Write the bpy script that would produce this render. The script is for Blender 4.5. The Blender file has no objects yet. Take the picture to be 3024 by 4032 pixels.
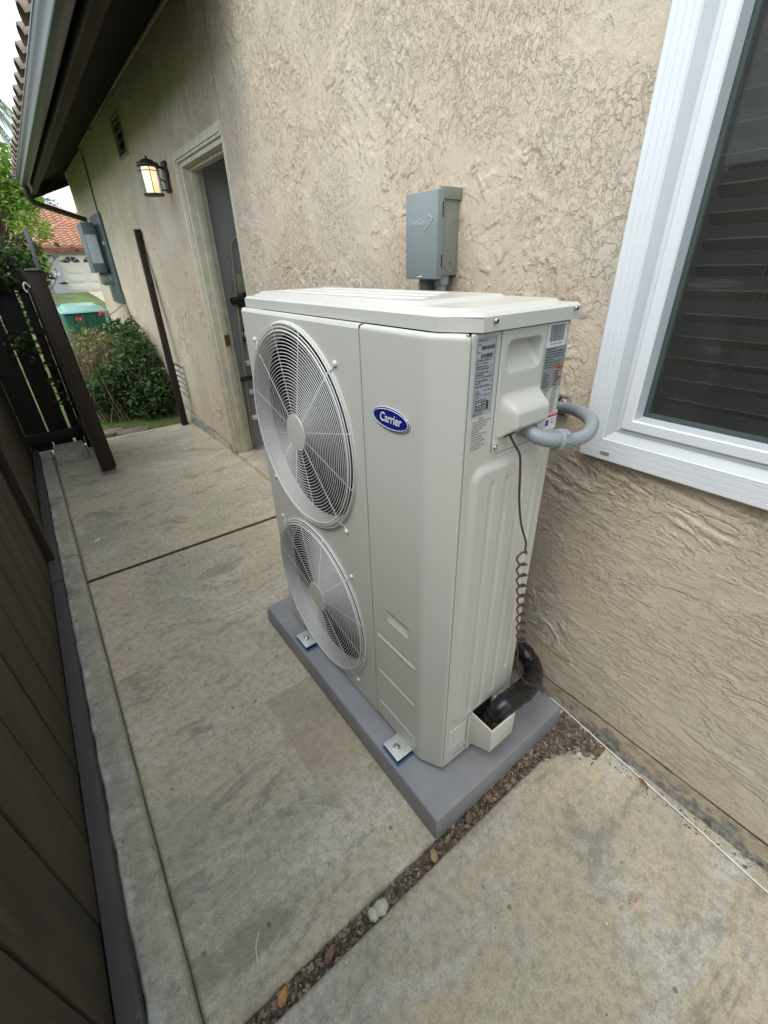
import bpy, bmesh, math, random
import numpy as np
from mathutils import Vector, Matrix
random.seed(7); rng = np.random.default_rng(11)
PI = math.pi
scn = bpy.context.scene
COL = scn.collection
# ------------------------------------------------------------------ camera
CAM_P = Vector((-0.5591, -0.54733, 1.47907))
cr = Vector((0.79632, -0.604316, -0.025869)); cu = Vector((0.315914, 0.379057, 0.869778)); cb = Vector((-0.515815, -0.700798, 0.492764))
cam = bpy.data.cameras.new("camera"); camo = bpy.data.objects.new("camera", cam); COL.objects.link(camo)
M = Matrix((cr, cu, cb)).transposed().to_4x4(); M.translation = CAM_P
camo.matrix_world = M
cam.sensor_fit = 'VERTICAL'; cam.sensor_height = 24; cam.sensor_width = 18; cam.lens = 10.2764
cam.clip_start = 0.02; cam.clip_end = 600
scn.camera = camo
# ------------------------------------------------------------------ world, sun, exposure
w = bpy.data.worlds.new("World"); scn.world = w; w.use_nodes = True
nt = w.node_tree; nt.nodes.clear()
SUN_EL, SUN_AZ = math.radians(58), math.radians(-100)
sky = nt.nodes.new('ShaderNodeTexSky'); sky.sky_type = 'NISHITA'; sky.sun_disc = False
sky.sun_elevation = SUN_EL; sky.sun_rotation = SUN_AZ; sky.air_density = 1.6; sky.dust_density = 4.0; sky.ozone_density = 1.0
hs = nt.nodes.new('ShaderNodeHueSaturation'); hs.inputs['Saturation'].default_value = 0.28; hs.inputs['Value'].default_value = 1.0
# thin overcast: the clouds even the blue dome out towards one pale tone
mixc = nt.nodes.new('ShaderNodeMix'); mixc.data_type = 'RGBA'; mixc.inputs[0].default_value = 0.72
mixc.inputs[7].default_value = (8.3, 9.5, 10.6, 1)
bg = nt.nodes.new('ShaderNodeBackground'); bg.inputs['Strength'].default_value = 0.105
wo = nt.nodes.new('ShaderNodeOutputWorld')
nt.links.new(sky.outputs[0], hs.inputs['Color']); nt.links.new(hs.outputs[0], mixc.inputs[6])
nt.links.new(mixc.outputs[2], bg.inputs[0]); nt.links.new(bg.outputs[0], wo.inputs[0])
sl = bpy.data.lights.new("sun", 'SUN'); sl.energy = 0.9; sl.angle = math.radians(35); sl.color = (1, 0.97, 0.93)
so = bpy.data.objects.new("sun", sl); COL.objects.link(so)
sd = Vector((math.sin(SUN_AZ) * math.cos(SUN_EL), math.cos(SUN_AZ) * math.cos(SUN_EL), math.sin(SUN_EL)))
so.rotation_euler = sd.to_track_quat('Z', 'Y').to_euler(); so.location = sd * 20
vs = scn.view_settings; vs.view_transform = 'Standard'; vs.look = 'None'; vs.gamma = 1; vs.use_curve_mapping = False
vs.exposure = 0.80

# ------------------------------------------------------------------ helpers
def tag(o, label=None, cat=None, group=None, kind=None):
    if label: o['label'] = label
    if cat: o['category'] = cat
    if group: o['group'] = group
    if kind: o['kind'] = kind
    return o
def empty(name, loc, label, cat, group=None):
    o = bpy.data.objects.new(name, None); COL.objects.link(o); o.location = loc
    o.empty_display_size = 0.05
    tag(o, label, cat, group); return o
def link(name, me, m, parent=None):
    o = bpy.data.objects.new(name, me); COL.objects.link(o)
    if m is not None:
        if isinstance(m, (list, tuple)):
            for q in m: me.materials.append(q)
        else: me.materials.append(m)
    if parent is not None:
        o.parent = parent
        loc = Vector(); p = parent
        while p: loc += Vector(p.location); p = p.parent
        o.location = -loc
    return o
def gridmesh(name, P, mask=None, uflip=False, smooth=True):
    ny, nx, _ = P.shape
    me = bpy.data.meshes.new(name)
    idx = np.arange(ny * nx).reshape(ny, nx)
    q = np.stack([idx[:-1, :-1], idx[:-1, 1:], idx[1:, 1:], idx[1:, :-1]], -1)
    if uflip: q = q[..., ::-1]
    q = q.reshape(-1, 4)
    if mask is not None: q = q[mask.reshape(-1)]
    me.vertices.add(ny * nx); me.vertices.foreach_set('co', P.astype(np.float32).ravel())
    n = len(q); me.loops.add(n * 4); me.loops.foreach_set('vertex_index', q.astype(np.int32).ravel())
    me.polygons.add(n); me.polygons.foreach_set('loop_start', np.arange(0, n * 4, 4, dtype=np.int32))
    me.polygons.foreach_set('use_smooth', np.full(n, smooth))
    me.update(calc_edges=True)
    return me
def frame_of(d):
    d = Vector(d).normalized()
    a = Vector((0, 0, 1)) if abs(d.z) < 0.9 else Vector((1, 0, 0))
    u = d.cross(a).normalized(); return u, d.cross(u).normalized()
class MB:
    def __init__(s): s.v = []; s.f = []; s.mi = []; s.cur = 0
    def add(s, vs_, fs):
        b = len(s.v); s.v += [tuple(v) for v in vs_]; s.f += [tuple(b + i for i in f) for f in fs]; s.mi += [s.cur] * len(fs)
        return s
    def box(s, x0, x1, y0, y1, z0, z1):
        return s.add([(x0,y0,z0),(x1,y0,z0),(x1,y1,z0),(x0,y1,z0),(x0,y0,z1),(x1,y0,z1),(x1,y1,z1),(x0,y1,z1)],
                     [(0,3,2,1),(4,5,6,7),(0,1,5,4),(1,2,6,5),(2,3,7,6),(3,0,4,7)])
    def hexa(s, bot, top):   # two quads, same winding (ccw from above)
        return s.add(list(bot) + list(top), [(0,3,2,1),(4,5,6,7),(0,1,5,4),(1,2,6,5),(2,3,7,6),(3,0,4,7)])
    def obox(s, c, dx, dy, dz, hx, hy, hz):
        c = Vector(c); dx = Vector(dx).normalized() * hx; dy = Vector(dy).normalized() * hy; dz = Vector(dz).normalized() * hz
        b = [c - dx - dy - dz, c + dx - dy - dz, c + dx + dy - dz, c - dx + dy - dz]
        t = [q + 2 * dz for q in b]
        return s.hexa(b, t)
    def bar(s, a, b, w_, h_, up=(0,0,1)):
        a = Vector(a); b = Vector(b); d = b - a
        u = d.cross(Vector(up)).normalized(); v = u.cross(d).normalized()
        return s.obox((a + b) / 2, d, u, v, d.length / 2, w_ / 2, h_ / 2)
    def tube(s, pts, r, seg=10, closed=False, caps=True):
        pts = [Vector(p) for p in pts]; n = len(pts)
        rs = r if isinstance(r, (list, tuple)) else [r] * n
        ts = []
        for i in range(n):
            a = pts[(i - 1) % n] if (closed or i > 0) else pts[i]
            b = pts[(i + 1) % n] if (closed or i < n - 1) else pts[i]
            ts.append((b - a).normalized())
        u, v = frame_of(ts[0]); vs_ = []
        for i in range(n):
            u = (u - ts[i] * u.dot(ts[i])).normalized(); v = ts[i].cross(u)
            for k in range(seg):
                a = 2 * PI * k / seg; vs_.append(pts[i] + (u * math.cos(a) + v * math.sin(a)) * rs[i])
        fs = []
        m = n if closed else n - 1
        for i in range(m):
            j = (i + 1) % n
            for k in range(seg):
                k2 = (k + 1) % seg
                fs.append((i * seg + k, i * seg + k2, j * seg + k2, j * seg + k))
        if caps and not closed:
            fs.append(tuple(reversed(range(seg)))); fs.append(tuple((n - 1) * seg + k for k in range(seg)))
        return s.add(vs_, fs)
    def lathe(s, prof, c, axis=(0,0,1), seg=32, u0=None):
        ax = Vector(axis).normalized(); u, v = frame_of(ax); c = Vector(c); vs_ = []
        for (r, h) in prof:
            for k in range(seg):
                a = 2 * PI * k / seg; vs_.append(c + ax * h + (u * math.cos(a) + v * math.sin(a)) * r)
        fs = []
        for i in range(len(prof) - 1):
            for k in range(seg):
                k2 = (k + 1) % seg; fs.append((i * seg + k, i * seg + k2, (i + 1) * seg + k2, (i + 1) * seg + k))
        if prof[0][0] > 1e-6: fs.append(tuple(reversed(range(seg))))
        if prof[-1][0] > 1e-6: fs.append(tuple((len(prof) - 1) * seg + k for k in range(seg)))
        return s.add(vs_, fs)
    def prism(s, poly, f0, f1):
        n = len(poly); a = [f0(*p) for p in poly]; b = [f1(*p) for p in poly]
        fs = [tuple(reversed(range(n))), tuple(range(n, 2 * n))]
        for i in range(n): j = (i + 1) % n; fs.append((i, j, n + j, n + i))
        return s.add(a + b, fs)
    def text(s, body, o, xd, yd, size, ext=0.0003, ax='CENTER', bold=0.0, sx=1.0, shear=0.0, spacing=1.0):
        cv = bpy.data.curves.new("t", 'FONT'); cv.body = body; cv.size = 1.0; cv.extrude = ext / size
        cv.align_x = ax; cv.align_y = 'CENTER'; cv.offset = bold; cv.shear = shear; cv.resolution_u = 3; cv.space_character = spacing
        ob = bpy.data.objects.new("t", cv); COL.objects.link(ob)
        dg = bpy.context.evaluated_depsgraph_get(); dg.update()
        me = bpy.data.meshes.new_from_object(ob.evaluated_get(dg))
        o = Vector(o); xd = Vector(xd).normalized(); yd = Vector(yd).normalized(); zd = xd.cross(yd)
        s.add([o + xd * (q.co.x * size * sx) + yd * (q.co.y * size) + zd * (q.co.z * size) for q in me.vertices],
              [tuple(p.vertices) for p in me.polygons])
        bpy.data.objects.remove(ob); bpy.data.curves.remove(cv); bpy.data.meshes.remove(me)
        return s
    def build(s, name, m, parent=None, bevel=0, seg=2, smooth=False, ang=35, fix=True):
        me = bpy.data.meshes.new(name); me.from_pydata([tuple(v) for v in s.v], [], s.f); 
        me.polygons.foreach_set('material_index', s.mi)
        if fix or bevel:
            bm = bmesh.new(); bm.from_mesh(me)
            if fix: bmesh.ops.recalc_face_normals(bm, faces=bm.faces)
            if bevel:
                es = [e for e in bm.edges if len(e.link_faces) == 2 and e.calc_face_angle(0) > math.radians(30)]
                bmesh.ops.bevel(bm, geom=es, offset=bevel, segments=seg, profile=0.5, affect='EDGES', clamp_overlap=True)
            bm.to_mesh(me); bm.free()
        if smooth or bevel:
            me.polygons.foreach_set('use_smooth', [True] * len(me.polygons)); me.set_sharp_from_angle(angle=math.radians(ang))
        me.update()
        return link(name, me, m, parent)
def smoothp(P_, n_=6):
    P_ = [Vector(p) for p in P_]; out = []
    for i in range(len(P_) - 1):
        p0 = P_[max(i - 1, 0)]; p1 = P_[i]; p2 = P_[i + 1]; p3 = P_[min(i + 2, len(P_) - 1)]
        for k_ in range(n_):
            t = k_ / n_; out.append(.5 * ((2 * p1) + (p2 - p0) * t + (2 * p0 - 5 * p1 + 4 * p2 - p3) * t * t + (3 * p1 - p0 - 3 * p2 + p3) * t ** 3))
    out.append(P_[-1]); return out
# numpy noise
_T = np.random.default_rng(5).random((64, 512, 512)).astype(np.float32) if False else None
_tabs = {}
def vn(x, y, seed=0):
    if seed not in _tabs: _tabs[seed] = np.random.default_rng(seed + 100).random((256, 256)).astype(np.float32)
    t = _tabs[seed]; xi = np.floor(x).astype(int); yi = np.floor(y).astype(int); fx = x - xi; fy = y - yi
    fx = fx * fx * fx * (fx * (fx * 6 - 15) + 10); fy = fy * fy * fy * (fy * (fy * 6 - 15) + 10)
    a = t[yi & 255, xi & 255]; b = t[yi & 255, (xi + 1) & 255]; c = t[(yi + 1) & 255, xi & 255]; d = t[(yi + 1) & 255, (xi + 1) & 255]
    return (a * (1 - fx) + b * fx) * (1 - fy) + (c * (1 - fx) + d * fx) * fy
def fbm(x, y, seed=0, o=4, g=0.5):
    r = 0; a = 1; t = 0
    for i in range(o): r = r + a * vn(x * 2 ** i + 17.3 * i, y * 2 ** i + 9.1 * i, seed + i); t += a; a *= g
    return r / t
def sst(a, b, x): t = np.clip((x - a) / (b - a), 0, 1); return t * t * (3 - 2 * t)

# ------------------------------------------------------------------ materials
def newmat(name):
    m = bpy.data.materials.new(name); m.use_nodes = True; n = m.node_tree; b = n.nodes['Principled BSDF']; return m, n, b
def nn(n, t, **kw):
    x = n.nodes.new(t)
    for k, v in kw.items():
        if k in x.inputs: x.inputs[k].default_value = v
        else: setattr(x, k, v)
    return x
def pos(n, scale=(1,1,1), rot=(0,0,0)):
    g = n.nodes.new('ShaderNodeNewGeometry'); mp = n.nodes.new('ShaderNodeMapping')
    mp.inputs['Scale'].default_value = scale; mp.inputs['Rotation'].default_value = rot
    n.links.new(g.outputs['Position'], mp.inputs['Vector']); return mp.outputs[0]
def noise(n, vec, scale, detail=4, rough=0.55, dist=0.0):
    t = nn(n, 'ShaderNodeTexNoise', Scale=scale, Detail=detail, Roughness=rough, Distortion=dist)
    n.links.new(vec, t.inputs['Vector']); return t.outputs['Fac']
def ramp(n, fac, stops):
    r = n.nodes.new('ShaderNodeValToRGB'); e = r.color_ramp.elements
    while len(e) < len(stops): e.new(0.5)
    for i, (p, c) in enumerate(stops):
        e[i].position = p; e[i].color = (c[0], c[1], c[2], 1) if isinstance(c, tuple) else (c, c, c, 1)
    n.links.new(fac, r.inputs[0]); return r.outputs[0]
def mix(n, fac, a, b, mode='MIX'):
    x = n.nodes.new('ShaderNodeMix'); x.data_type = 'RGBA'; x.blend_type = mode
    for i, q in ((0, fac), (6, a), (7, b)):
        if isinstance(q, (int, float)): x.inputs[i].default_value = q
        elif isinstance(q, tuple): x.inputs[i].default_value = (q[0], q[1], q[2], 1)
        else: n.links.new(q, x.inputs[i])
    return x.outputs[2]
def bump(n, b, h, strength=0.3, dist=0.002):
    x = nn(n, 'ShaderNodeBump', Strength=strength, Distance=dist); n.links.new(h, x.inputs['Height']); n.links.new(x.outputs[0], b.inputs['Normal']); return x
def simple(name, c, rough=0.5, metal=0.0, var=0.12, vs_=8.0, bmp=0.0, bs=400, spec=0.5, scale=(1,1,1), coat=0):
    m, n, b = newmat(name)
    v = pos(n, scale)
    f = noise(n, v, vs_, 5, 0.6)
    c1 = tuple(x * (1 - var) for x in c); c2 = tuple(min(1, x * (1 + var)) for x in c)
    n.links.new(ramp(n, f, [(0.3, c1), (0.7, c2)]), b.inputs['Base Color'])
    b.inputs['Roughness'].default_value = rough; b.inputs['Metallic'].default_value = metal
    b.inputs['Specular IOR Level'].default_value = spec; b.inputs['Coat Weight'].default_value = coat
    if bmp: bump(n, b, noise(n, v, bs, 3, 0.6), bmp, 0.001)
    return m
def concrete(name, tan, grey, light, seed=0.0, dark=0.35, extra=None):
    m, n, b = newmat(name)
    g = n.nodes.new('ShaderNodeNewGeometry'); mp = n.nodes.new('ShaderNodeMapping'); mp.inputs['Location'].default_value = (seed, seed * .7, 0)
    n.links.new(g.outputs['Position'], mp.inputs['Vector']); v = mp.outputs[0]
    mp2 = n.nodes.new('ShaderNodeMapping'); mp2.inputs['Location'].default_value = (seed + 3, seed, 0); mp2.inputs['Rotation'].default_value = (0, 0, .5); mp2.inputs['Scale'].default_value = (1.0, 2.2, 1)
    n.links.new(g.outputs['Position'], mp2.inputs['Vector']); v2 = mp2.outputs[0]
    c = mix(n, ramp(n, noise(n, v, 1.2, 9, .66, .8), [(.45, 0.), (.57, 1.)]), tan, grey)
    c = mix(n, ramp(n, noise(n, v2, 2.0, 10, .70, 1.0), [(.52, 0.), (.60, .8)]), c, light)
    c = mix(n, ramp(n, noise(n, v2, 2.6, 10, .74, .7), [(.545, 0.), (.615, dark)]), c, (.15, .15, .13))
    c = mix(n, ramp(n, noise(n, v, .8, 8, .68, .5), [(.48, 0.), (.62, .28)]), c, (.27, .26, .21))
    c = mix(n, ramp(n, noise(n, v, 38, 6, .75), [(.36, .5), (.56, 0.)]), c, (.20, .18, .145))
    v3 = pos(n, (1, .22, 1), (0, 0, .45)); c = mix(n, ramp(n, noise(n, v3, 24, 7, .72, .8), [(.56, 0.), (.70, .16)]), c, (.22, .205, .17))
    c = mix(n, ramp(n, noise(n, v, 230, 3, .7), [(.38, .35), (.6, 0.)]), c, (.2, .18, .15))
    c = mix(n, ramp(n, noise(n, v, 260, 2, .7), [(.55, 0.), (.78, .5)]), c, (.62, .59, .52))
    vo = nn(n, 'ShaderNodeTexVoronoi', Scale=11.0); n.links.new(v, vo.inputs['Vector'])
    c = mix(n, ramp(n, vo.outputs['Distance'], [(.0, .8), (.055, .65), (.085, 0.)]), c, (.13, .12, .105))
    vo3 = nn(n, 'ShaderNodeTexVoronoi', Scale=6.0); n.links.new(mix(n, .04, v, noise(n, v, 30, 3, .6)) if False else v2, vo3.inputs['Vector'])
    c = mix(n, ramp(n, vo3.outputs['Distance'], [(.0, .5), (.05, .45), (.062, 0.)]), c, (.20, .19, .165))
    vo2 = nn(n, 'ShaderNodeTexVoronoi', Scale=34.0); n.links.new(v2, vo2.inputs['Vector'])
    c = mix(n, ramp(n, vo2.outputs['Distance'], [(.0, .8), (.06, .6), (.10, 0.)]), c, (.12, .11, .095))
    if extra:
        sp_ = n.nodes.new('ShaderNodeSeparateXYZ'); n.links.new(g.outputs['Position'], sp_.inputs[0])
        fac = None
        for ax_, a0, a1 in extra[0]:
            mr = nn(n, 'ShaderNodeMapRange'); mr.inputs['From Min'].default_value = a0; mr.inputs['From Max'].default_value = a1
            wob = nn(n, 'ShaderNodeMath', operation='MULTIPLY_ADD'); n.links.new(noise(n, v, 14, 5, .7), wob.inputs[0]); wob.inputs[1].default_value = extra[3]; n.links.new(sp_.outputs[ax_], wob.inputs[2])
            n.links.new(wob.outputs[0], mr.inputs['Value'])
            if fac is None: fac = mr.outputs[0]
            else:
                mm = nn(n, 'ShaderNodeMath', operation='MULTIPLY'); n.links.new(fac, mm.inputs[0]); n.links.new(mr.outputs[0], mm.inputs[1]); fac = mm.outputs[0]
        mm = nn(n, 'ShaderNodeMath', operation='MULTIPLY'); n.links.new(fac, mm.inputs[0]); mm.inputs[1].default_value = extra[2]; c = mix(n, mm.outputs[0], c, extra[1])
    n.links.new(c, b.inputs['Base Color'])
    b.inputs['Roughness'].default_value = .85; b.inputs['Specular IOR Level'].default_value = .3
    h = mix(n, .5, noise(n, v, 160, 5, .7), noise(n, v, 22, 5, .7))
    bump(n, b, h, .55, .003)
    return m
def stucco(name):
    m, n, b = newmat(name); v = pos(n)
    c = ramp(n, noise(n, v, 1.9, 6, .6, .6), [(.35, (.655, .530, .395)), (.5, (.685, .575, .435)), (.66, (.655, .598, .475))])
    c = mix(n, ramp(n, noise(n, v, 14, 6, .65), [(.35, .18), (.6, 0.)]), c, (.52, .42, .315))
    c = mix(n, ramp(n, noise(n, v, 260, 3, .6), [(.3, .3), (.5, 0.)]), c, (.36, .29, .21))
    # rusty water stain patches
    c = mix(n, ramp(n, noise(n, v, 3.3, 5, .55, 1.2), [(.62, 0.), (.76, .30)]), c, (.54, .41, .27))
    n.links.new(c, b.inputs['Base Color'])
    b.inputs['Roughness'].default_value = .8; b.inputs['Specular IOR Level'].default_value = .25
    def mth(op, a, b_=None):
        x = n.nodes.new('ShaderNodeMath'); x.operation = op
        for i, q in enumerate((a, b_)):
            if q is None: continue
            if isinstance(q, (int, float)): x.inputs[i].default_value = q
            else: n.links.new(q, x.inputs[i])
        return x.outputs[0]
    gz_ = n.nodes.new('ShaderNodeSeparateXYZ'); gp_ = n.nodes.new('ShaderNodeNewGeometry'); n.links.new(gp_.outputs['Position'], gz_.inputs[0])
    low = nn(n, 'ShaderNodeMapRange'); low.inputs['From Min'].default_value = .75; low.inputs['From Max'].default_value = 1.2; low.inputs['To Min'].default_value = 1; low.inputs['To Max'].default_value = 0
    n.links.new(gz_.outputs[2], low.inputs['Value'])
    far_ = nn(n, 'ShaderNodeMapRange'); far_.inputs['From Min'].default_value = .3; far_.inputs['From Max'].default_value = .9; far_.inputs['To Min'].default_value = 1; far_.inputs['To Max'].default_value = 0
    n.links.new(gz_.outputs[1], far_.inputs['Value'])
    lw = mth('MULTIPLY', low.outputs[0], far_.outputs[0])
    vl = pos(n, (1, .42, 1.0), (-.45, 0, 0)); vu = pos(n, (1, 1.05, .80), (.18, 0, 0))
    def both(sl_, su_, det, ro, di):
        a_ = noise(n, vl, sl_, det, ro, di); b__ = noise(n, vu, su_, det, ro, di); return mth('ADD', mth('MULTIPLY', a_, lw), mth('MULTIPLY', b__, mth('SUBTRACT', 1.0, lw)))
    big = both(7.5, 6.0, 9, .56, .25)
    saw = ramp(n, mth('FRACT', mth('MULTIPLY', big, mth('SUBTRACT', 7.0, mth('MULTIPLY', lw, 3.2)))), [(0., 0.), (.25, .10), (.84, 1.), (.95, .0)])
    sawm = ramp(n, noise(n, v, 2.3, 4, .6, .3), [(.40, .3), (.52, 1.)])
    msk = ramp(n, noise(n, v, 3.2, 6, .62, .5), [(.40, .12), (.55, 1.)])
    sq = both(30, 30, 7, .62, .35); torn = ramp(n, sq, [(.478, 0.), (.522, 1.)])
    sq2 = both(62, 58, 6, .6, .3); torn2 = ramp(n, sq2, [(.50, 0.), (.56, 1.)])
    pit = ramp(n, noise(n, vu, 95, 3, .5), [(.30, 0.), (.36, 1.)])
    h = mth('ADD', mth('MULTIPLY', mth('MULTIPLY', saw, sawm), mth('ADD', .45, mth('MULTIPLY', lw, .35))), mth('MULTIPLY', msk, mth('ADD', mth('MULTIPLY', torn, .46), mth('MULTIPLY', torn2, .36))))
    h = mth('ADD', h, mth('MULTIPLY', pit, .22))
    h = mth('ADD', h, mth('MULTIPLY', noise(n, v, 260, 4, .7), .22))
    b.inputs['Roughness'].default_value = .8
    dirt = mth('MULTIPLY', mth('MULTIPLY', msk, mth('SUBTRACT', 1.0, torn)), .05); n.links.new(mix(n, dirt, c, (.38, .30, .22)), b.inputs['Base Color'])  # dirt here is relief shade painted into the recesses as darker colour
    bump(n, b, h, .95, .0046)
    return m
M_ST = stucco("stucco")
M_CON = concrete("concrete_walk", (.655, .555, .395), (.52, .485, .37), (.70, .655, .55), 0.0, .5)
M_CONP = concrete("concrete_patched", (.655, .555, .395), (.52, .485, .37), (.70, .655, .55), 0.0, .5, (((0, -.274, -.270), (1, .664, .658), (1, .05, .35)), (.36, .285, .205), .55, .006))
M_CON2 = concrete("concrete_near", (.67, .565, .40), (.54, .52, .415), (.70, .68, .60), 4.3, .5)
M_CURB = concrete("concrete_curb", (.46, .45, .355), (.39, .39, .32), (.58, .57, .50), 8.1, .75, (((0, -.853, -.866),), (.64, .64, .59), .6, -.085))
M_FOUND, n, b = newmat("concrete_foundation"); v = pos(n, (1, .7, 1))
c = ramp(n, noise(n, v, 9, 7, .7), [(.35, (.20, .205, .18)), (.65, (.31, .31, .27))])
c = mix(n, ramp(n, noise(n, v, 3.4, 8, .62, .3), [(.475, 0.), (.49, 1.)]), c, (.50, .42, .31))
c = mix(n, ramp(n, noise(n, v, 46, 5, .7), [(.38, .6), (.52, 0.)]), c, (.16, .14, .12))
n.links.new(c, b.inputs['Base Color']); b.inputs['Roughness'].default_value = .9; bump(n, b, noise(n, v, 40, 6, .72), .7, .005)
M_PATCH = simple("old_mortar", (.5, .42, .3), .9, 0, .15, 20, .6, 150, .2)
def paint(name, c, rough=.38, orange=.12):
    m, n, b = newmat(name); v = pos(n)
    n.links.new(ramp(n, noise(n, v, 3, 4, .5), [(.3, tuple(x * .97 for x in c)), (.7, c)]), b.inputs['Base Color'])
    b.inputs['Roughness'].default_value = rough; b.inputs['Specular IOR Level'].default_value = .5
    r = ramp(n, noise(n, v, 6, 5, .6), [(.3, rough - .015), (.7, rough + .02)]); n.links.new(r, b.inputs['Roughness'])
    bump(n, b, noise(n, v, 600, 2, .5), orange, .0004)
    return m
M_AC = paint("ac_paint", (.63, .62, .56), .33); M_ACD = paint("ac_lid_paint", (.67, .66, .605), .24)
M_WIRE = paint("grille_wire", (.76, .76, .74), .35)
M_BLK = simple("black_plastic", (.02, .02, .022), .45)
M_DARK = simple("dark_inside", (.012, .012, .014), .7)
M_FAN = simple("fan_blade", (.010, .010, .014), .45)
M_PAD = simple("grey_pad_plastic", (.275, .275, .286), .5, 0, .12, 9, .6, 260, .4)
M_SCREW = simple("zinc_screw", (.62, .62, .60), .28, 1, .15, 200)
M_ZINC = simple("zinc_foot", (.60, .61, .58), .4, .5, .12, 60)
M_BLUE = simple("blue_rubber", (.06, .16, .34), .7); M_RUB = simple("black_rubber", (.02, .02, .02), .8)
M_BADGE = simple("badge_blue", (.012, .018, .20), .2, 0, .05, 8, 0, 1, .5, (1,1,1), .6)
M_WHITE = simple("white_print", (.82, .82, .82), .4, 0, .03)
M_LBLG = simple("label_grey", (.43, .45, .48), .5, 0, .04); M_LBLD = simple("label_dark_grey", (.27, .29, .30), .5, 0, .06)
M_LBLW = simple("label_white", (.78, .78, .80), .4, 0, .03); M_INK = simple("label_ink", (.04, .04, .045), .5, 0, .2, 40)
M_INKG = simple("label_ink_grey", (.15, .15, .13), .5, 0, .2, 40)
M_ORG = simple("label_orange", (.65, .18, .04), .5); M_RED = simple("label_red", (.7, .05, .06), .5); M_YEL = simple("label_yellow", (.7, .6, .05), .5)
M_PVC = simple("grey_conduit", (.30, .325, .35), .42, 0, .06, 12, .1, 300)
M_BOX = simple("grey_box_enamel", (.235, .275, .275), .42, 0, .05, 10, .15, 500)
M_BOXS = simple("grey_box_side", (.25, .27, .235), .45, 0, .05, 10, .15, 500)
M_VINYL = simple("white_vinyl", (.80, .82, .84), .35, 0, .02, 6)
M_GREYS = simple("grey_vinyl_step", (.56, .59, .61), .4, 0, .03)
M_SEAL = simple("window_seal", (.07, .09, .085), .5)
M_TRIM = simple("cream_trim_paint", (.62, .57, .43), .5, 0, .14, 14, .3, 90)
M_TRIMW = simple("worn_trim_wood", (.33, .22, .12), .8, 0, .3, 30, .5, 90)
M_WIRE_BR = simple("brown_cable", (.085, .035, .028), .4, 0, .2, 60)
M_WCAB = simple("white_cable", (.78, .78, .75), .4)
M_TAPE = simple("black_wrap", (.012, .012, .013), .32, 0, .3, 30, .5, 60)
M_COP = simple("copper", (.60, .25, .12), .35, 1); M_BRS = simple("brass", (.55, .4, .15), .35, 1)
def wood(name, c1, c2, axis='z', rough=.7, chip=None):
    m, n, b = newmat(name)
    sc = {'z': (30, 30, 1.5), 'y': (30, 1.5, 30), 'x': (1.5, 30, 30)}[axis]
    v = pos(n, sc); c = ramp(n, noise(n, v, 1.6, 6, .6, .5), [(.3, c1), (.7, c2)])
    c = mix(n, ramp(n, noise(n, pos(n), 1.7, 4, .6), [(.4, 0.), (.7, .5)]), c, tuple(x * 1.5 for x in c2))
    if chip: c = mix(n, ramp(n, noise(n, pos(n), 40, 6, .7), [(.66, 0.), (.70, 1.)]), c, chip)
    n.links.new(c, b.inputs['Base Color']); b.inputs['Roughness'].default_value = rough; b.inputs['Specular IOR Level'].default_value = .25
    bump(n, b, noise(n, v, 2.5, 5, .6), .5, .002); return m
M_FENCE = wood("fence_wood", (.032, .027, .019), (.068, .058, .042))
M_FENCE2 = wood("fence_rail_paint", (.050, .045, .046), (.075, .068, .068), 'y', .75, (.16, .14, .12))
M_GATE = wood("gate_wood", (.016, .011, .010), (.032, .022, .019), 'z', .55)
M_GATEE = wood("gate_edge_wood", (.03, .02, .015), (.10, .07, .045), 'z', .7, (.3, .22, .13))
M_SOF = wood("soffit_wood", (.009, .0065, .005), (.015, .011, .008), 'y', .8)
M_BEAM = wood("fascia_wood", (.024, .017, .011), (.048, .034, .022), 'y', .7)
M_GUT = simple("gutter_bronze", (.036, .034, .030), .34, .1, .10, 6)
M_LAMPM = simple("lamp_bronze", (.03, .028, .027), .5, .3)
M_WALLIN = simple("interior_wall", (.46, .46, .445), .8, 0, .03)
M_LAD = simple("ladder_khaki", (.38, .35, .24), .4)
M_PIPE = simple("painted_pipe", (.30, .28, .19), .5)
M_BROWNW = simple("brown_wire", (.10, .07, .05), .6)
def tile(name, a, b_, scale=(1,1,1)):
    m, n, b = newmat(name); v = pos(n, scale)
    c = ramp(n, noise(n, v, 2.6, 4, .7), [(.3, a), (.5, b_), (.72, tuple(x * 1.25 for x in b_))])
    c = mix(n, ramp(n, noise(n, v, 9, 5, .7), [(.45, 0.), (.75, .6)]), c, (.22, .16, .11))
    n.links.new(c, b.inputs['Base Color']); b.inputs['Roughness'].default_value = .8; bump(n, b, noise(n, v, 30, 4, .6), .4, .01); return m
M_TILE = tile("roof_clay", (.34, .15, .09), (.50, .26, .155)); M_TILE2 = tile("own_roof_clay", (.17, .14, .12), (.29, .225, .18), (3,3,3))
def leafm(name, a, b_, c_, sc=6, rough=.45):
    m, n, b = newmat(name); g = n.nodes.new('ShaderNodeNewGeometry')
    c = ramp(n, g.outputs['Random Per Island'], [(0, a), (.5, b_), (1, c_)])
    n.links.new(c, b.inputs['Base Color']); b.inputs['Roughness'].default_value = rough
    tr = nn(n, 'ShaderNodeBsdfTranslucent'); n.links.new(c, tr.inputs['Color'])
    ms = nn(n, 'ShaderNodeMixShader'); ms.inputs[0].default_value = .3
    n.links.new(b.outputs[0], ms.inputs[1]); n.links.new(tr.outputs[0], ms.inputs[2]); n.links.new(ms.outputs[0], n.nodes['Material Output'].inputs[0]); return m
M_LF = leafm("leaf_dark", (.03, .065, .016), (.065, .13, .035), (.13, .21, .06))
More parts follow.
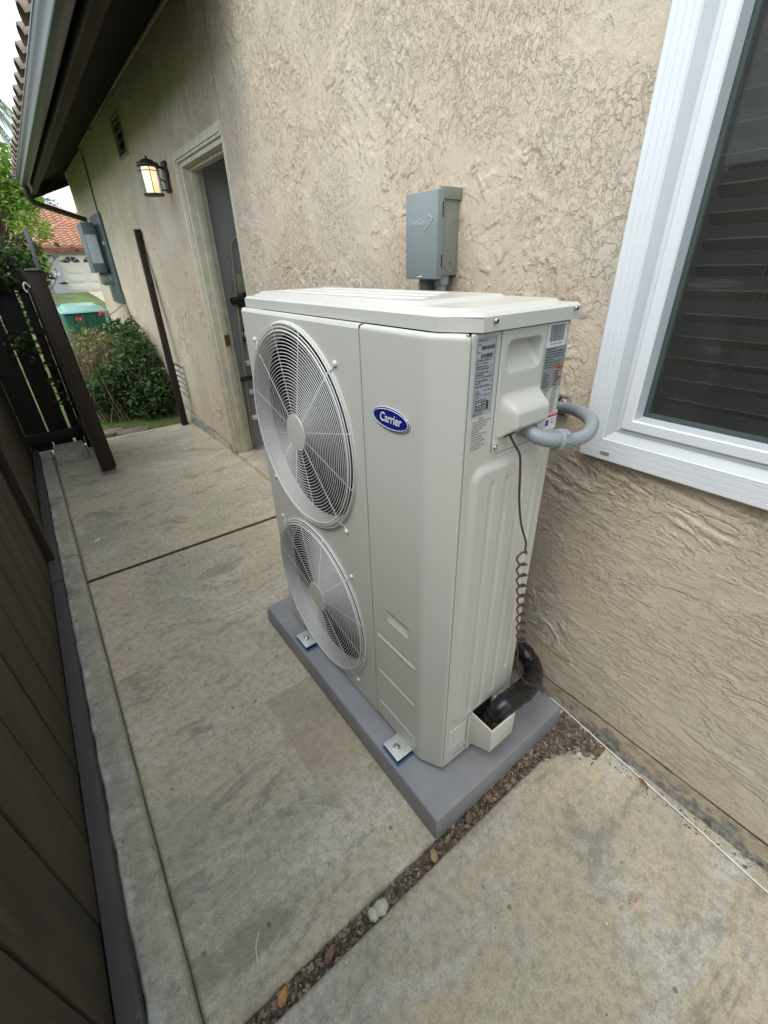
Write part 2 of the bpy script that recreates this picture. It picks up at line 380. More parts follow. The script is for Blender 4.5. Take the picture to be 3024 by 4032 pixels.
M_LF2 = leafm("leaf_yellow", (.14, .22, .04), (.28, .36, .07), (.42, .38, .14))
M_LFT = leafm("leaf_tree", (.13, .25, .03), (.27, .43, .06), (.45, .58, .13))
M_PALM = leafm("palm_leaf", (.09, .15, .03), (.16, .25, .05), (.30, .36, .10))
M_DRY = leafm("leaf_dry", (.10, .06, .04), (.22, .14, .08), (.38, .27, .14), 6, .8)
M_LIT = leafm("litter", (.09, .065, .05), (.24, .18, .135), (.50, .42, .33), 6, .9)
M_GRASS = leafm("grass_blade", (.10, .18, .03), (.16, .27, .04), (.25, .33, .09))
M_TWIG = simple("twig", (.25, .18, .12), .8, 0, .3, 20); M_FLOW = simple("flower_red", (.75, .07, .04), .6)
M_SOIL = simple("soil", (.17, .135, .105), .95, 0, .5, 60, 1.0, 120, .1)
M_BARK = simple("bark", (.10, .08, .06), .9, 0, .3, 10)
M_STONE = simple("stepping_stone", (.20, .14, .125), .85, 0, .2, 15, .6, 60)
M_ROCK = simple("white_rock", (.55, .52, .45), .9, 0, .15, 60, .8, 90)
M_BIN = simple("bin_green", (.012, .12, .065), .45); M_BINL = simple("bin_lid_glare", (.27, .52, .46), .35, 0, .1)  # lid paler than the body: glare put into its colour
M_HW = simple("neighbour_wall", (.42, .41, .42), .8, 0, .04, 3); M_GD = simple("garage_door", (.68, .64, .55), .5, 0, .02)
M_FASC = simple("red_fascia", (.24, .055, .04), .6); M_GLD = simple("dark_pane", (.03, .035, .05), .1)

# ------------------------------------------------------------------ setting: ground
ys = np.concatenate([np.linspace(-60, -4, 15), np.linspace(-3, 12, 40), np.linspace(13, 45, 40), np.linspace(55, 300, 12)])
xs = np.concatenate([np.linspace(-200, -12, 12), np.linspace(-10, 12, 45), np.linspace(16, 250, 12)])
X, Y = np.meshgrid(xs, ys)
def gz(y): return -.045 + .42 * sst(9, 34, np.asarray(y, float))
Z = gz(Y) + .02 * (fbm(X * .9, Y * .9, 3) - .5)
mg, n, b = newmat("ground_grass_dirt"); v = pos(n)
c = ramp(n, noise(n, v, 1.4, 6, .65), [(.38, (.09, .065, .04)), (.52, (.12, .17, .03)), (.7, (.17, .27, .05))])
c = mix(n, ramp(n, noise(n, v, 30, 4, .7), [(.4, .5), (.6, 0.)]), c, (.06, .08, .025))
n.links.new(c, b.inputs['Base Color']); b.inputs['Roughness'].default_value = 1; bump(n, b, noise(n, v, 60, 4, .7), .8, .02)
tag(link('ground', gridmesh('ground', np.stack([X, Y, Z], -1)), mg), 'grassy ground and lawn behind the gate', 'ground', None, 'structure')

def slab(name, x0, x1, y0, y1, m, label, res=.008, pf=None, z=0.0, depth=.1):
    nx = int((x1 - x0) / res) + 1; ny = int((y1 - y0) / res) + 1
    a = np.linspace(x0, x1, nx); bb = np.linspace(y0, y1, ny); X, Y = np.meshgrid(a, bb)
    d = np.minimum(np.minimum(X - x0, x1 - X), np.minimum(Y - y0, y1 - Y))
    r = .012; dd = np.clip(r - d, 0, r)
    rg = .0035 * fbm(X * 40, Y * 40, 21, 3)
    Z = z - (r - np.sqrt(np.maximum(r * r - dd * dd, 0))) - rg * sst(.03, .0, d) + .0022 * (fbm(X * 3, Y * 3, 4) - .5) - .0008
    if pf is not None: Z = Z + pf(X, Y)
    P = np.stack([X, Y, Z], -1)
    # skirt
    P = np.pad(P, ((1, 1), (1, 1), (0, 0)), mode='edge'); 
    P[0, :, 2] = P[-1, :, 2] = z - depth; P[:, 0, 2] = P[:, -1, 2] = z - depth
    o = link(name, gridmesh(name, P), m); tag(o, label, 'walkway', None, 'structure'); return o
def patchf(X, Y):
    h = -.0030 * sst(-.285, -.272, X) * sst(.672, .660, Y) * sst(-.02, .25, Y) * sst(.3, .2, X)
    h = h - .004 * np.exp(-((Y - .517 - .01 * (X + .2)) / .004) ** 2) * (X > -.275)
    h = h - .003 * np.exp(-((X + .115) / .004) ** 2) * (Y > .50) * (Y < .665)
    w_ = .02 * fbm(X * 6, Y * 6, 31)
    h = h - .004 * np.exp(-((Y - 1.83 + .10 * (X + .5) ** 2 + w_) / .004) ** 2) * sst(-.62, -.5, X) * sst(-.1, -.25, X)
    return h
slab('walkway', -.738, .602, -.098, 1.973, M_CONP, 'middle concrete walkway slab that carries the air conditioner', .006, patchf)
slab('walkway', -.738, .602, 1.998, 4.60, M_CON, 'far concrete walkway slab in front of the open door', .012)
slab('walkway', -1.2, .598, -2.2, -.1395, M_CON2, 'near concrete walkway slab at the bottom of the photo', .008)
# joint filler and trench soil
mb = MB().box(-.74, .6, 1.970, 2.001, -.06, -.007)
tag(mb.build('joint_filler', simple("rust_felt", (.05, .034, .026), .9, 0, .4, 60, .8, 120)), 'brown felt strip in the joint between two slabs', 'joint filler', None, 'structure')
xs = np.linspace(-1.2, .62, 360); ysx = np.linspace(-.26, -.085, 46); X, Y = np.meshgrid(xs, ysx)
Z = -.020 + .014 * (fbm(X * 45, Y * 45, 8, 4) - .5) + .022 * sst(.25, .55, X)
tag(link('soil', gridmesh('soil', np.stack([X, Y, Z], -1)), M_SOIL), 'dark soil filling the gap between the slabs', 'soil', None, 'structure')
# wider triangle of soil beside the house where the near slab's corner is buried
xs = np.linspace(.30, .60, 80); ysx = np.linspace(-.30, -.10, 60); X, Y = np.meshgrid(xs, ysx)
edge = np.maximum(0, X - .37) / .22 * .085 + .022 * (fbm(X * 20, Y * 20, 9) - .5)
Z = .012 * sst(0, .03, edge - (-.145 - Y)) - .012 + .006 * fbm(X * 60, Y * 60, 10)
o = link('soil', gridmesh('soil', np.stack([X, Y, Z], -1)), M_SOIL); tag(o, 'soil heap spilling onto the slab corner beside the house', 'soil', None, 'structure')
# curb
cs = np.array([(-.835, -.08), (-.833, .028), (-.826, .040), (-.76, .041), (-.747, .035), (-.741, .022), (-.737, -.08)])
yy = np.arange(-2.2, 4.42, .012); P = np.zeros((len(yy), 25, 3)); tpar = np.linspace(0, len(cs) - 1, 25)
for j, t in enumerate(tpar):
    i = min(int(t), len(cs) - 2); f = t - i; q = cs[i] * (1 - f) + cs[i + 1] * f
    P[:, j, 0] = q[0]; P[:, j, 1] = yy; P[:, j, 2] = q[1]
nse = fbm(yy * 14, yy * 0 + 2, 12, 5) - .5; chipn = sst(.52, .6, fbm(yy * 6, yy * 0 + 5, 13, 4))
for j in range(25):
    k = 1 if j < 12 else .3
    P[:, j, 0] += nse * .010 * k; P[:, j, 2] -= (chipn * .008 * (1 if 3 < j < 9 else 0)); P[:, j, 2] += .004 * (fbm(yy * 20, P[:, j, 0] * 60, 14) - .5)
tag(link('curb', gridmesh('curb', P, uflip=True), M_CURB), 'long chipped concrete curb along the foot of the fence', 'curb', None, 'structure')
tag(MB().box(-.72, -.475, 4.05, 4.42, -.05, .085).build('concrete_block', M_CURB, None, .010), 'grey concrete block under the gate side panel at the end of the curb', 'concrete block')
# driveway, far
P = np.zeros((20, 6, 3)); yy = np.linspace(14, 37.6, 20)
for i in range(20):
    for j in range(6): P[i, j] = (2.9 + .05 * (yy[i] - 30) + j * 1.3, yy[i], float(gz(yy[i])) + .03)
tag(link('driveway', gridmesh('driveway', P), M_CON2), 'pale concrete driveway in front of the far garage', 'driveway', None, 'structure')
# stepping stones
for (cx, cy, rx, ry, lab) in ((-.19, 4.86, .13, .10, 'flat reddish stepping stone half hidden behind the gate post'), (.015, 4.72, .16, .115, 'round reddish stepping stone nearest the slab edge')):
    poly = []
    for k in range(28):
        a = 2 * PI * k / 28; r = 1 + .07 * math.sin(3 * a + cx * 9) + .04 * math.sin(7 * a); poly.append((cx + rx * r * math.cos(a), cy + ry * r * math.sin(a)))
    o = MB().prism(poly, lambda x, y: (x, y, -.05), lambda x, y: (x, y, -.008)).build('stepping_stone', M_STONE, None, .008)
    tag(o, lab, 'stepping stone', 'stepping stones in the grass')

# ------------------------------------------------------------------ the house
house = empty('house', (.6, 3, 0), 'tan rough stucco house with open side door and white window', 'house')
WX = .607
def stucco_h(Y, Z, fine=True):
    wx = fbm(Y * 5, Z * 5, 40, 4) - .5; wz = fbm(Y * 5 + 50, Z * 5 + 9, 41, 4) - .5
    lowz = sst(1.25, .7, Z) * sst(.9, .2, Y)
    # trowel direction: long falling strokes low down, short upright ones above
    ang = -.42 * lowz + (1 - lowz) * 1.35
    u = (Y * np.cos(ang) - Z * np.sin(ang)); v_ = (Y * np.sin(ang) + Z * np.cos(ang))
    n1 = fbm(u * 2.2 + wx * 1.5, v_ * 5.2 + wz * 1.8, 42, 5, .55)
    k1 = n1 * 6; s1 = k1 - np.floor(k1)
    h = .0010 * np.where(s1 < .90, (s1 / .90) ** 1.5, (1 - s1) / .10) * sst(.42, .6, fbm(Y * 2.4, Z * 2.4, 49))
    msk = sst(.50, .57, fbm(Y * 3.0 + 3, Z * 3.0 + 8, 46, 5))
    rr = fbm(u * 16 + wx * 5, v_ * 26 + wz * 5, 47, 6, .62)
    torn = sst(.495, .512, rr) * .0020 + sst(.56, .575, rr) * .0014
    h = h + msk * (torn - .001) + .0012 * fbm(Y * 22, Z * 22, 52, 5, .6)
    return h
def stwall(name, ycs, zcs, holes, zbot=None, ztop=None, amp=1.0, par=house):
    Yg, Zg = np.meshgrid(ycs, zcs)
    if zbot is not None:
        zb = zbot(Yg); Zg = np.maximum(Zg, zb)
    H = stucco_h(Yg, Zg) * amp
    H = H + .010 * (fbm(Yg * 1.2, Zg * 1.2, 53, 2) - .5)
    # rounded return at the bottom screed
    if zbot is not None: H = H - .010 * sst(.018, 0, Zg - zb) 
    P = np.stack([WX - H, Yg, Zg], -1)
    yc = (ycs[:-1] + ycs[1:]) / 2; zc = (zcs[:-1] + zcs[1:]) / 2; YC, ZC = np.meshgrid(yc, zc)
    mask = np.ones(YC.shape, bool)
    for (a, b_, c_, d_) in holes: mask &= ~((YC > a) & (YC < b_) & (ZC > c_) & (ZC < d_))
    if zbot is not None: mask &= ZC > zbot(YC) - .004
    return link(name, gridmesh(name, P, mask, uflip=True), M_ST, par)
zb1 = lambda y: np.interp(y, [-3, -.69, -.175, 2.4, 3.3, 4.5, 5.14, 5.6, 8.7], [.05, .055, .068, .05, .035, .085, .125, .18, .3])
ya = np.concatenate([np.linspace(-3, -.80, 60), np.arange(-.79, .9, .0027), np.arange(.9, 2.392, .0038)]); za = np.concatenate([np.arange(.04, 1.5, .0028), np.arange(1.5, 2.7, .0038), np.linspace(2.71, 3.4, 20)])
stwall('wall', ya, za, [(-1.35, .03, 1.03, 2.35)], zb1)
yb = np.concatenate([np.arange(2.392, 4.9, .0055), np.arange(4.9, 8.66, .012)]); zbv = np.concatenate([np.arange(.02, 2.8, .0055), [2.8, 2.9]])
stwall('wall', yb, zbv, [(2.40, 3.262, -1, 2.125), (4.56, 4.90, 2.365, 2.63), (4.46, 4.85, .295, .60)], zb1, None, 1.6)
# foundation strip below the stucco
def fx(y): return np.interp(y, [-3, -.73, 0, 2.3, 3.3, 4.5, 5.5, 8.7], [.570, .590, .594, .590, .585, .545, .56, .57])
yy = np.concatenate([np.arange(-3, 2.45, .02), np.arange(3.24, 8.7, .03)]); P = np.zeros((len(yy), 8, 3))
for j in range(8):
    t = j / 7; zt = zb1(yy) + .012
    xx = fx(yy) * (1 - t) + .604 * t + .003 * (fbm(yy * 12, yy * 0 + j, 60) - .5) ; P[:, j, 0] = xx; P[:, j, 1] = yy; P[:, j, 2] = -.06 * (1 - t) + zt * t
msk = np.ones((len(yy) - 1, 7), bool); msk[(yy[:-1] > 2.39) & (yy[:-1] < 3.24)] = False
link('foundation', gridmesh('foundation', P, msk, uflip=True), M_FOUND, house)
yy = np.arange(-1.2, -.2, .004); xx = np.linspace(0, 1, 10); XX, YY = np.meshgrid(xx, yy)
XG = .604 - XX * (-.004 + .040 * fbm(YY * 14, YY * 0 + 2, 63, 5, .6) + (.60 - fx(YY)) * .9)
ZG = .006 + .012 * (1 - XX) - .010 * sst(.7, 1, XX) + .008 * (fbm(XG * 90, YY * 90, 64, 4) - .5)
tag(link('dirt_edge', gridmesh('dirt_edge', np.stack([XG, YY, ZG], -1)), simple("grey_dirt", (.20, .19, .165), .95, 0, .6, 50, 1.0, 150, .1)), 'ragged strip of dark dirt where the near slab meets the house', 'dirt', None, 'structure')
# body of the house behind the skin, so it is a building and not a sheet
for q in ((WX + .12, WX + .14, 4.95, 8.66, 0, 2.78), (WX + .002, 8, 8.655, 8.67, .1, 2.74), (WX + .002, 8, -3.02, -3.0, 0, 3.4)): MB().box(*q).build('wall', M_ST, house)
# interior room behind the doorway
for q in ((1.50, 1.52, -2.95, 5.2, 0, 3.0), (WX + .131, 1.5, 3.30, 3.32, 0, 2.42), (WX + .13, 1.5, 1.2, 1.22, 0, 2.78)): MB().box(*q).build('interior_wall', M_WALLIN, house)
MB().box(WX + .14, 1.5, 2.40, 3.32, 2.42, 2.45).build('ceiling', simple("dim_ceiling", (.55, .54, .5), .8), house)  # ceiling cut short, unseen opening added so skylight brightens the room
MB().box(WX + .14, 1.5, 1.22, 4.95, -.02, .022).build('interior_floor', simple("garage_floor", (.42, .40, .36), .8, 0, .3, 10, .5), house)
MB().box(.59, .745, 2.40, 3.27, -.05, .034).build('doorsill', M_CON, house, .006)
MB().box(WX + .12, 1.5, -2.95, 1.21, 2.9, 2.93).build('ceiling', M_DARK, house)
# wall thickness around the door opening
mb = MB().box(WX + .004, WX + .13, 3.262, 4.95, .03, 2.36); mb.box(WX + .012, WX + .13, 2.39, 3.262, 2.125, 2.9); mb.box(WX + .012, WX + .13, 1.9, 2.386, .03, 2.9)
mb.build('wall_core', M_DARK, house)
# door frame: casing, jambs, stops
dfm = MB()
dfm.box(.585, .612, 3.225, 3.288, .03, 2.158); dfm.box(.577, .589, 3.238, 3.272, .03, 2.143)
dfm.box(.600, .735, 3.195, 3.226, .035, 2.10); dfm.box(.650, .700, 3.178, 3.197, .035, 2.085)
dfm.box(.585, .612, 2.378, 3.226, 2.098, 2.158); dfm.box(.577, .589, 2.378, 3.238, 2.112, 2.143)
dfm.box(.600, .735, 2.39, 3.195, 2.072, 2.098); dfm.box(.650, .700, 2.39, 3.178, 2.055, 2.073)
dfm.box(.590, .735, 2.379, 2.389, .035, 2.10)
o = dfm.build('door_frame', M_TRIM, house, .003)
MB().box(.662, .700, 3.168, 3.178, .94, 1.02).box(.672, .690, 3.166, 3.1685, .965, 1.0).build('strike_plate', M_BRS, o)
MB().box(.584, .735, 3.197, 3.284, .028, .045).box(.5835, .5855, 3.23, 3.286, .04, .11).build('worn_foot', M_TRIMW, o)
# vents
def louvre(name, y0, y1, z0, z1, nsl, m, frame_m, dark):
    f = MB(); t = .018
    f.box(WX - .014, WX + .02, y0, y0 + t, z0, z1); f.box(WX - .014, WX + .02, y1 - t, y1, z0, z1); f.box(WX - .014, WX + .02, y0 + t, y1 - t, z0, z0 + t); f.box(WX - .014, WX + .02, y0 + t, y1 - t, z1 - t, z1)
    o = f.build(name, frame_m, house, .002)
    s = MB(); h = (z1 - z0 - 2 * t) / nsl
    for i in range(nsl):
        zc = z0 + t + h * (i + .5)
        s.obox((WX + .002, (y0 + y1) / 2, zc), (0, 1, 0), (.6, 0, .8 if not dark else .3), (.8, 0, -.6), (y1 - y0) / 2 - t, h * (.56 if not dark else .22), .0015)
    s.build('slats', m, o)
    MB().box(WX + .06, WX + .065, y0, y1, z0, z1).build('vent_mesh', M_DARK, o)
    return o
louvre('wall_vent', 4.46, 4.85, .285, .61, 5, simple("vent_beige", (.50, .45, .38), .6), simple("vent_frame", (.42, .36, .28), .6), False)
louvre('wall_vent', 4.56, 4.90, 2.355, 2.64, 4, M_PIPE, M_PIPE, True)
# window
wf_prof = [(0, .612), (0, .583), (.003, .580), (.0145, .580), (.0155, .5815), (.0165, .580), (.0295, .580), (.0305, .5815), (.0315, .580), (.0445, .580), (.0455, .5815), (.0465, .580), (.058, .580),
           (.078, .598), (.080, .598), (.089, .594), (.091, .594), (.0915, .602), (.0928, .602), (.0932, .590), (.096, .588), (.118, .588), (.121, .592)]
WY0, WY1, WZ0, WZ1 = .058, -1.38, .996, 2.40
def ringprof(prof, name, m, par):
    vsx = []; fsx = []
    for (d, x) in prof: vsx += [(x, WY0 - d, WZ0 + d), (x, WY1 + d, WZ0 + d), (x, WY1 + d, WZ1 - d), (x, WY0 - d, WZ1 - d)]
    for i in range(len(prof) - 1):
        for k in range(4): fsx.append((i * 4 + k, i * 4 + (k + 1) % 4, i * 4 + 4 + (k + 1) % 4, i * 4 + 4 + k))
    return MB().add(vsx, fsx).build(name, m, par, smooth=True, ang=12)
win = ringprof(wf_prof, 'window', M_VINYL, house)
ringprof([(.0572, .5795), (.0792, .5975)], 'frame_bevel', M_GREYS, win)
ringprof([(.121, .592), (.124, .630)], 'sash_step', M_GREYS, win)
ringprof([(.124, .630), (.1245, .634), (.133, .634), (.134, .6425)], 'window_seal', M_SEAL, win)
mgl, n, b = newmat("window_glass"); b.inputs['Base Color'].default_value = (.03, .035, .035, 1); b.inputs['Roughness'].default_value = .03
tr = nn(n, 'ShaderNodeBsdfTransparent'); tr.inputs[0].default_value = (.86, .89, .87, 1); ms = nn(n, 'ShaderNodeMixShader'); fr = nn(n, 'ShaderNodeFresnel', IOR=1.45)
gl = nn(n, 'ShaderNodeBsdfGlossy', Roughness=.02); n.links.new(fr.outputs[0], ms.inputs[0]); n.links.new(tr.outputs[0], ms.inputs[1]); n.links.new(gl.outputs[0], ms.inputs[2]); n.links.new(ms.outputs[0], n.nodes['Material Output'].inputs[0])
MB().box(.643, .647, WY1 + .134, WY0 - .134, WZ0 + .134, WZ1 - .134).build('glass', mgl, win)
msc, n, b = newmat("insect_screen"); v = pos(n)
wv = nn(n, 'ShaderNodeTexWave', Scale=115.0, Distortion=.6, Detail=2.0); wv.bands_direction = 'Z'; n.links.new(v, wv.inputs['Vector'])
tr = nn(n, 'ShaderNodeBsdfTransparent'); ms = nn(n, 'ShaderNodeMixShader'); b.inputs['Base Color'].default_value = (.075, .075, .07, 1)
fq = ramp(n, mix(n, .4, wv.outputs['Fac'], noise(n, pos(n, (1, 8, 90)), 3, 3, .6)), [(.35, .04), (.65, .22)])
n.links.new(fq, ms.inputs[0]); n.links.new(tr.outputs[0], ms.inputs[1]); n.links.new(b.outputs[0], ms.inputs[2]); n.links.new(ms.outputs[0], n.nodes['Material Output'].inputs[0])
MB().box(.6375, .638, WY1 + .15, WY0 - .1335, WZ0 + .1335, WZ1 - .14).build('insect_screen', msc, win)
bl = MB(); 
for i in range(26):
    zc = 1.10 + i * .0495
    bl.obox((.715, -.66, zc), (0, 1, 0), (.90, 0, -.43), (.43, 0, .90), .60, .0245, .0014)
bl = bl.build('blind_slats', wood("blind_wood", (.40, .31, .22), (.52, .41, .30), 'y', .5), win)
cd = MB()
for y in (-.20, -.215, -.62, -.635): cd.tube([(.685, y, 1.05), (.685, y, 2.38)], .0011, 5)
cd.build('blind_cord', simple("cord", (.3, .28, .22), .7), win)
MB().box(.5905, .5925, -.035, -.005, 1.029, 1.036).box(.5785, .5802, -.028, -.004, 1.013, 1.021).build('weep_slot', M_LBLD, win)
# roof over the far part: soffit, fascia beam, gutter, tiles
R0, R1 = 2.02, 8.62
soff = MB(); nb = 7
for i in range(nb):   # boards running along the eave
    t0 = i / nb; t1 = (i + .985) / nb
    xa, xb = .63 - (.63 - .03) * t0, .63 - (.63 - .03) * t1; za_, zb_ = 2.768 - .235 * t0, 2.768 - .235 * t1
    soff.add([(xa, R0, za_), (xa, R1, za_), (xb, R1, zb_), (xb, R0, zb_), (xa, R0, za_ + .02), (xa, R1, za_ + .02), (xb, R1, zb_ + .02), (xb, R0, zb_ + .02)],
             [(0,3,2,1),(4,5,6,7),(0,1,5,4),(1,2,6,5),(2,3,7,6),(3,0,4,7)])
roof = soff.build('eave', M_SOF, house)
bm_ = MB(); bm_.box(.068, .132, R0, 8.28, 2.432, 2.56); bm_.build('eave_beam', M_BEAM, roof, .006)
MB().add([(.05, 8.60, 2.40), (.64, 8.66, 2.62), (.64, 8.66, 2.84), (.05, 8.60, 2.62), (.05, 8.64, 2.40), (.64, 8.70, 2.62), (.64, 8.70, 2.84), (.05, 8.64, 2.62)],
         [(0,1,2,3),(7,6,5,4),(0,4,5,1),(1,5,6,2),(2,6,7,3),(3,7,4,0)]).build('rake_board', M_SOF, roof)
gp = [(.034, 2.575), (.034, 2.462), (.026, 2.458), (-.030, 2.458), (-.038, 2.463), (-.041, 2.478), (-.040, 2.492), (-.046, 2.510), (-.056, 2.525), (-.063, 2.538), (-.065, 2.552), (-.070, 2.556), (-.070, 2.566), (-.060, 2.566), (-.060, 2.556)]
gm = MB(); GY0, GY1 = 2.02, 7.86
va = [(x, GY0, z) for x, z in gp] + [(x, GY1, z) for x, z in gp]; k = len(gp)
gm.add(va, [(i, i + 1, k + i + 1, k + i) for i in range(k - 1)]); gm.add([(x, GY1, z) for x, z in gp[:14]], [tuple(range(14))])
gut = gm.build('gutter', M_GUT, roof, smooth=True, ang=50, fix=False)
mbs = MB()
mbs.bar((.03, 7.80, 2.47), (.03, 7.80, 2.40), .06, .05, (0, 1, 0)); 
pts = [(-.005, 7.80, 2.46), (-.005, 7.80, 2.39), (.012, 7.81, 2.33), (.05, 7.83, 2.29)]
for a, b_ in zip(pts[:-1], pts[1:]): pass
MB().tube(pts, .033, 12).build('downspout_elbow', M_LAMPM, gut, smooth=True)
MB().bar((.045, 7.83, 2.292), (.62, 8.0, 2.125), .075, .055).build('downspout', M_GUT, gut, .006)
# clay tiles: rows of S-shaped barrels
def tilefield(name, org, du, dv, nu, nv, pitch, course, amp, m, par, resu=10):
    org = Vector(org); du = Vector(du).normalized(); dv = Vector(dv).normalized(); nrm = du.cross(dv).normalized()
    U = np.linspace(0, nu * pitch, nu * resu + 1); rows = []
    for j in range(nv):
        rows += [(j * course, .0 if j == 0 else 1.0, j), (j * course + .0001, 1.0, j), ((j + 1) * course, 0.0, j)]
    P = np.zeros((len(rows), len(U), 3)); 
    wave = np.abs(np.sin(PI * U / pitch)) ** .8
    for i, (vv, lift, j) in enumerate(rows):
        lo = .0 if (i % 3 == 0 and True) else 0
        hgt = amp * wave + (amp * .35 if i % 3 == 1 else 0.0)
        if i % 3 == 0: hgt = hgt * .0 - amp * .2 if j == 0 else amp * wave
        jit = .012 * course * np.repeat(rng.random(nu + 1) - .5, resu)[:len(U)] if j else 0
        for k_ in range(3): P[i, :, k_] = org[k_] + du[k_] * U + dv[k_] * (vv + jit) + nrm[k_] * hgt
    return link(name, gridmesh(name, P, uflip=False, smooth=False), m, par)
mbt = MB()
for i in range(23):
    y = 2.05 + i * .282; jx = .012 * (random.random() - .5)
    for r_ in range(2):
        x0 = -.070 + jx + r_ * .36; z0 = 2.595 + r_ * .128; x1 = x0 + .40; z1 = z0 + .140
        vs_ = []; S = 9
        for (xx, zz, rad) in ((x0, z0, .088), (x1, z1, .078)):
            for sgn, ro in ((0, rad), (1, rad - .014)):
                for k_ in range(S + 1):
                    a = PI * k_ / S; vs_.append((xx - .018 * math.sin(a), y + .14 - math.cos(a) * ro, zz + math.sin(a) * ro * .78))
        Q = S + 1; fs = []
        for k_ in range(S):
            fs += [(k_, k_ + 1, 2 * Q + k_ + 1, 2 * Q + k_), (Q + k_, 3 * Q + k_, 3 * Q + k_ + 1, Q + k_ + 1), (k_, Q + k_, Q + k_ + 1, k_ + 1)]
        fs += [(0, 2 * Q, 3 * Q, Q), (S, Q + S, 3 * Q + S, 2 * Q + S)]
        mbt.add(vs_, fs)
mbt.add([(.0, R0, 2.585), (.0, R1, 2.585), (1.6, R1, 3.14), (1.6, R0, 3.14)], [(0, 3, 2, 1)])
mbt.add([(1.6, R0, 3.14), (1.6, R1, 3.14), (.0, R1, 2.571), (.0, R0, 2.571)], [(0, 1, 2, 3)])
mbt.build('roof_tiles', M_TILE2, roof, smooth=True, ang=50)
# painted conduit under the eave, thin brown cable down the wall
pc = [(.585, 2.60, 2.80), (.582, 2.78, 2.735), (.582, 3.5, 2.742), (.582, 4.6, 2.757), (.582, 6.55, 2.755), (.582, 6.69, 2.74), (.582, 6.73, 2.66)]
eav = MB().tube(pc, .013, 8)
for y in (3.4, 4.6, 5.8): eav.box(.565, .60, y, y + .02, 2.727, 2.775)
eav.build('wall_conduit', M_PIPE, house, smooth=True)
MB().tube([(.590, 6.73, 2.68), (.590, 6.79, 2.2), (.590, 6.82, 1.68), (.590, 6.73, 1.25), (.588, 6.62, 1.0), (.585, 6.5, .9)], .009, 7).build('wall_cable', M_BROWNW, house, smooth=True)

# ------------------------------------------------------------------ wall lantern
LY, LZ = 3.44, 2.02
lamp = empty('wall_lantern', (.6, 3.55, 2.06), 'dark bronze lantern with warm glowing glass on the wall left of the door', 'wall lamp')
lp = MB(); lp.box(.577, .606, 3.515, 3.60, 1.972, 2.158); lp.build('back_plate', M_LAMPM, lamp, .012)
cx_, cy_ = .474, 3.53; r0 = .078
_lamp_n0 = len(lamp.children)
lm = MB()
lm.lathe([(.088, 2.098), (.094, 2.104), (.094, 2.122), (.088, 2.128), (.06, 2.132), (.052, 2.146), (.030, 2.152), (.010, 2.154), (.009, 2.172), (.0, 2.176)], (cx_, cy_, 0), (0, 0, 1), 24)
lm.build('lantern_cap', M_LAMPM, lamp, smooth=True); lm = MB()
lm.lathe([(.083, 1.908), (.090, 1.910), (.090, 1.920), (.083, 1.923), (.06, 1.923)], (cx_, cy_, 0), (0, 0, 1), 24)
lm.build('lantern_base', M_LAMPM, lamp, smooth=True)
cg = MB()
for k_ in range(6):
    a = 2 * PI * k_ / 6 + .35; cg.tube([(cx_ + .086 * math.cos(a), cy_ + .086 * math.sin(a), 1.918), (cx_ + .086 * math.cos(a), cy_ + .086 * math.sin(a), 2.104)], .0035, 6)
cg.tube([(cx_ + .086 * math.cos(2 * PI * q / 24), cy_ + .086 * math.sin(2 * PI * q / 24), 2.072) for q in range(24)], .003, 5, True)
cg.build('cage', M_LAMPM, lamp, smooth=True)
for q, r_ in (([(cx_ + .065, cy_, 2.118), (.56, cy_ + .02, 2.12), (.585, cy_ + .025, 2.11)], .009), ([(cx_ + .065, cy_, 2.05), (.585, cy_ + .025, 2.03)], .005), ([(cx_ + .065, cy_, 1.985), (.585, cy_ + .025, 1.985)], .005)): MB().tube(q, r_, 8).build('bracket', M_LAMPM, lamp, smooth=True)
mem, n, b = newmat("lit_glass"); v = pos(n); b.inputs['Base Color'].default_value = (.8, .72, .5, 1)
ec = ramp(n, noise(n, v, 14, 3, .6), [(.3, (1., .62, .28)), (.7, (1., .80, .50))]); n.links.new(ec, b.inputs['Emission Color']); b.inputs['Emission Strength'].default_value = .75
MB().lathe([(.050, 1.925), (.054, 1.93), (.062, 2.09), (.058, 2.10)], (cx_, cy_, 0), (0, 0, 1), 20).build('lamp_glass', mem, lamp, smooth=True)
mcl, n, b = newmat("clear_glass"); tr = nn(n, 'ShaderNodeBsdfTransparent'); gl = nn(n, 'ShaderNodeBsdfGlossy', Roughness=.05); ms = nn(n, 'ShaderNodeMixShader'); ms.inputs[0].default_value = .25
n.links.new(tr.outputs[0], ms.inputs[1]); n.links.new(gl.outputs[0], ms.inputs[2]); n.links.new(ms.outputs[0], n.nodes['Material Output'].inputs[0])
MB().lathe([(.0815, 1.922), (.0815, 2.10)], (cx_, cy_, 0), (0, 0, 1), 24).build('outer_glass', mcl, lamp, smooth=True)

for ch in [o for o in COL.objects if o.parent == lamp and not o.name.startswith(('back_plate', 'bracket'))]:
    for v_ in ch.data.vertices: v_.co = (cx_ + (v_.co.x - cx_) * .78, cy_ + (v_.co.y - cy_) * .78, 2.176 - (2.176 - v_.co.z) * .86)

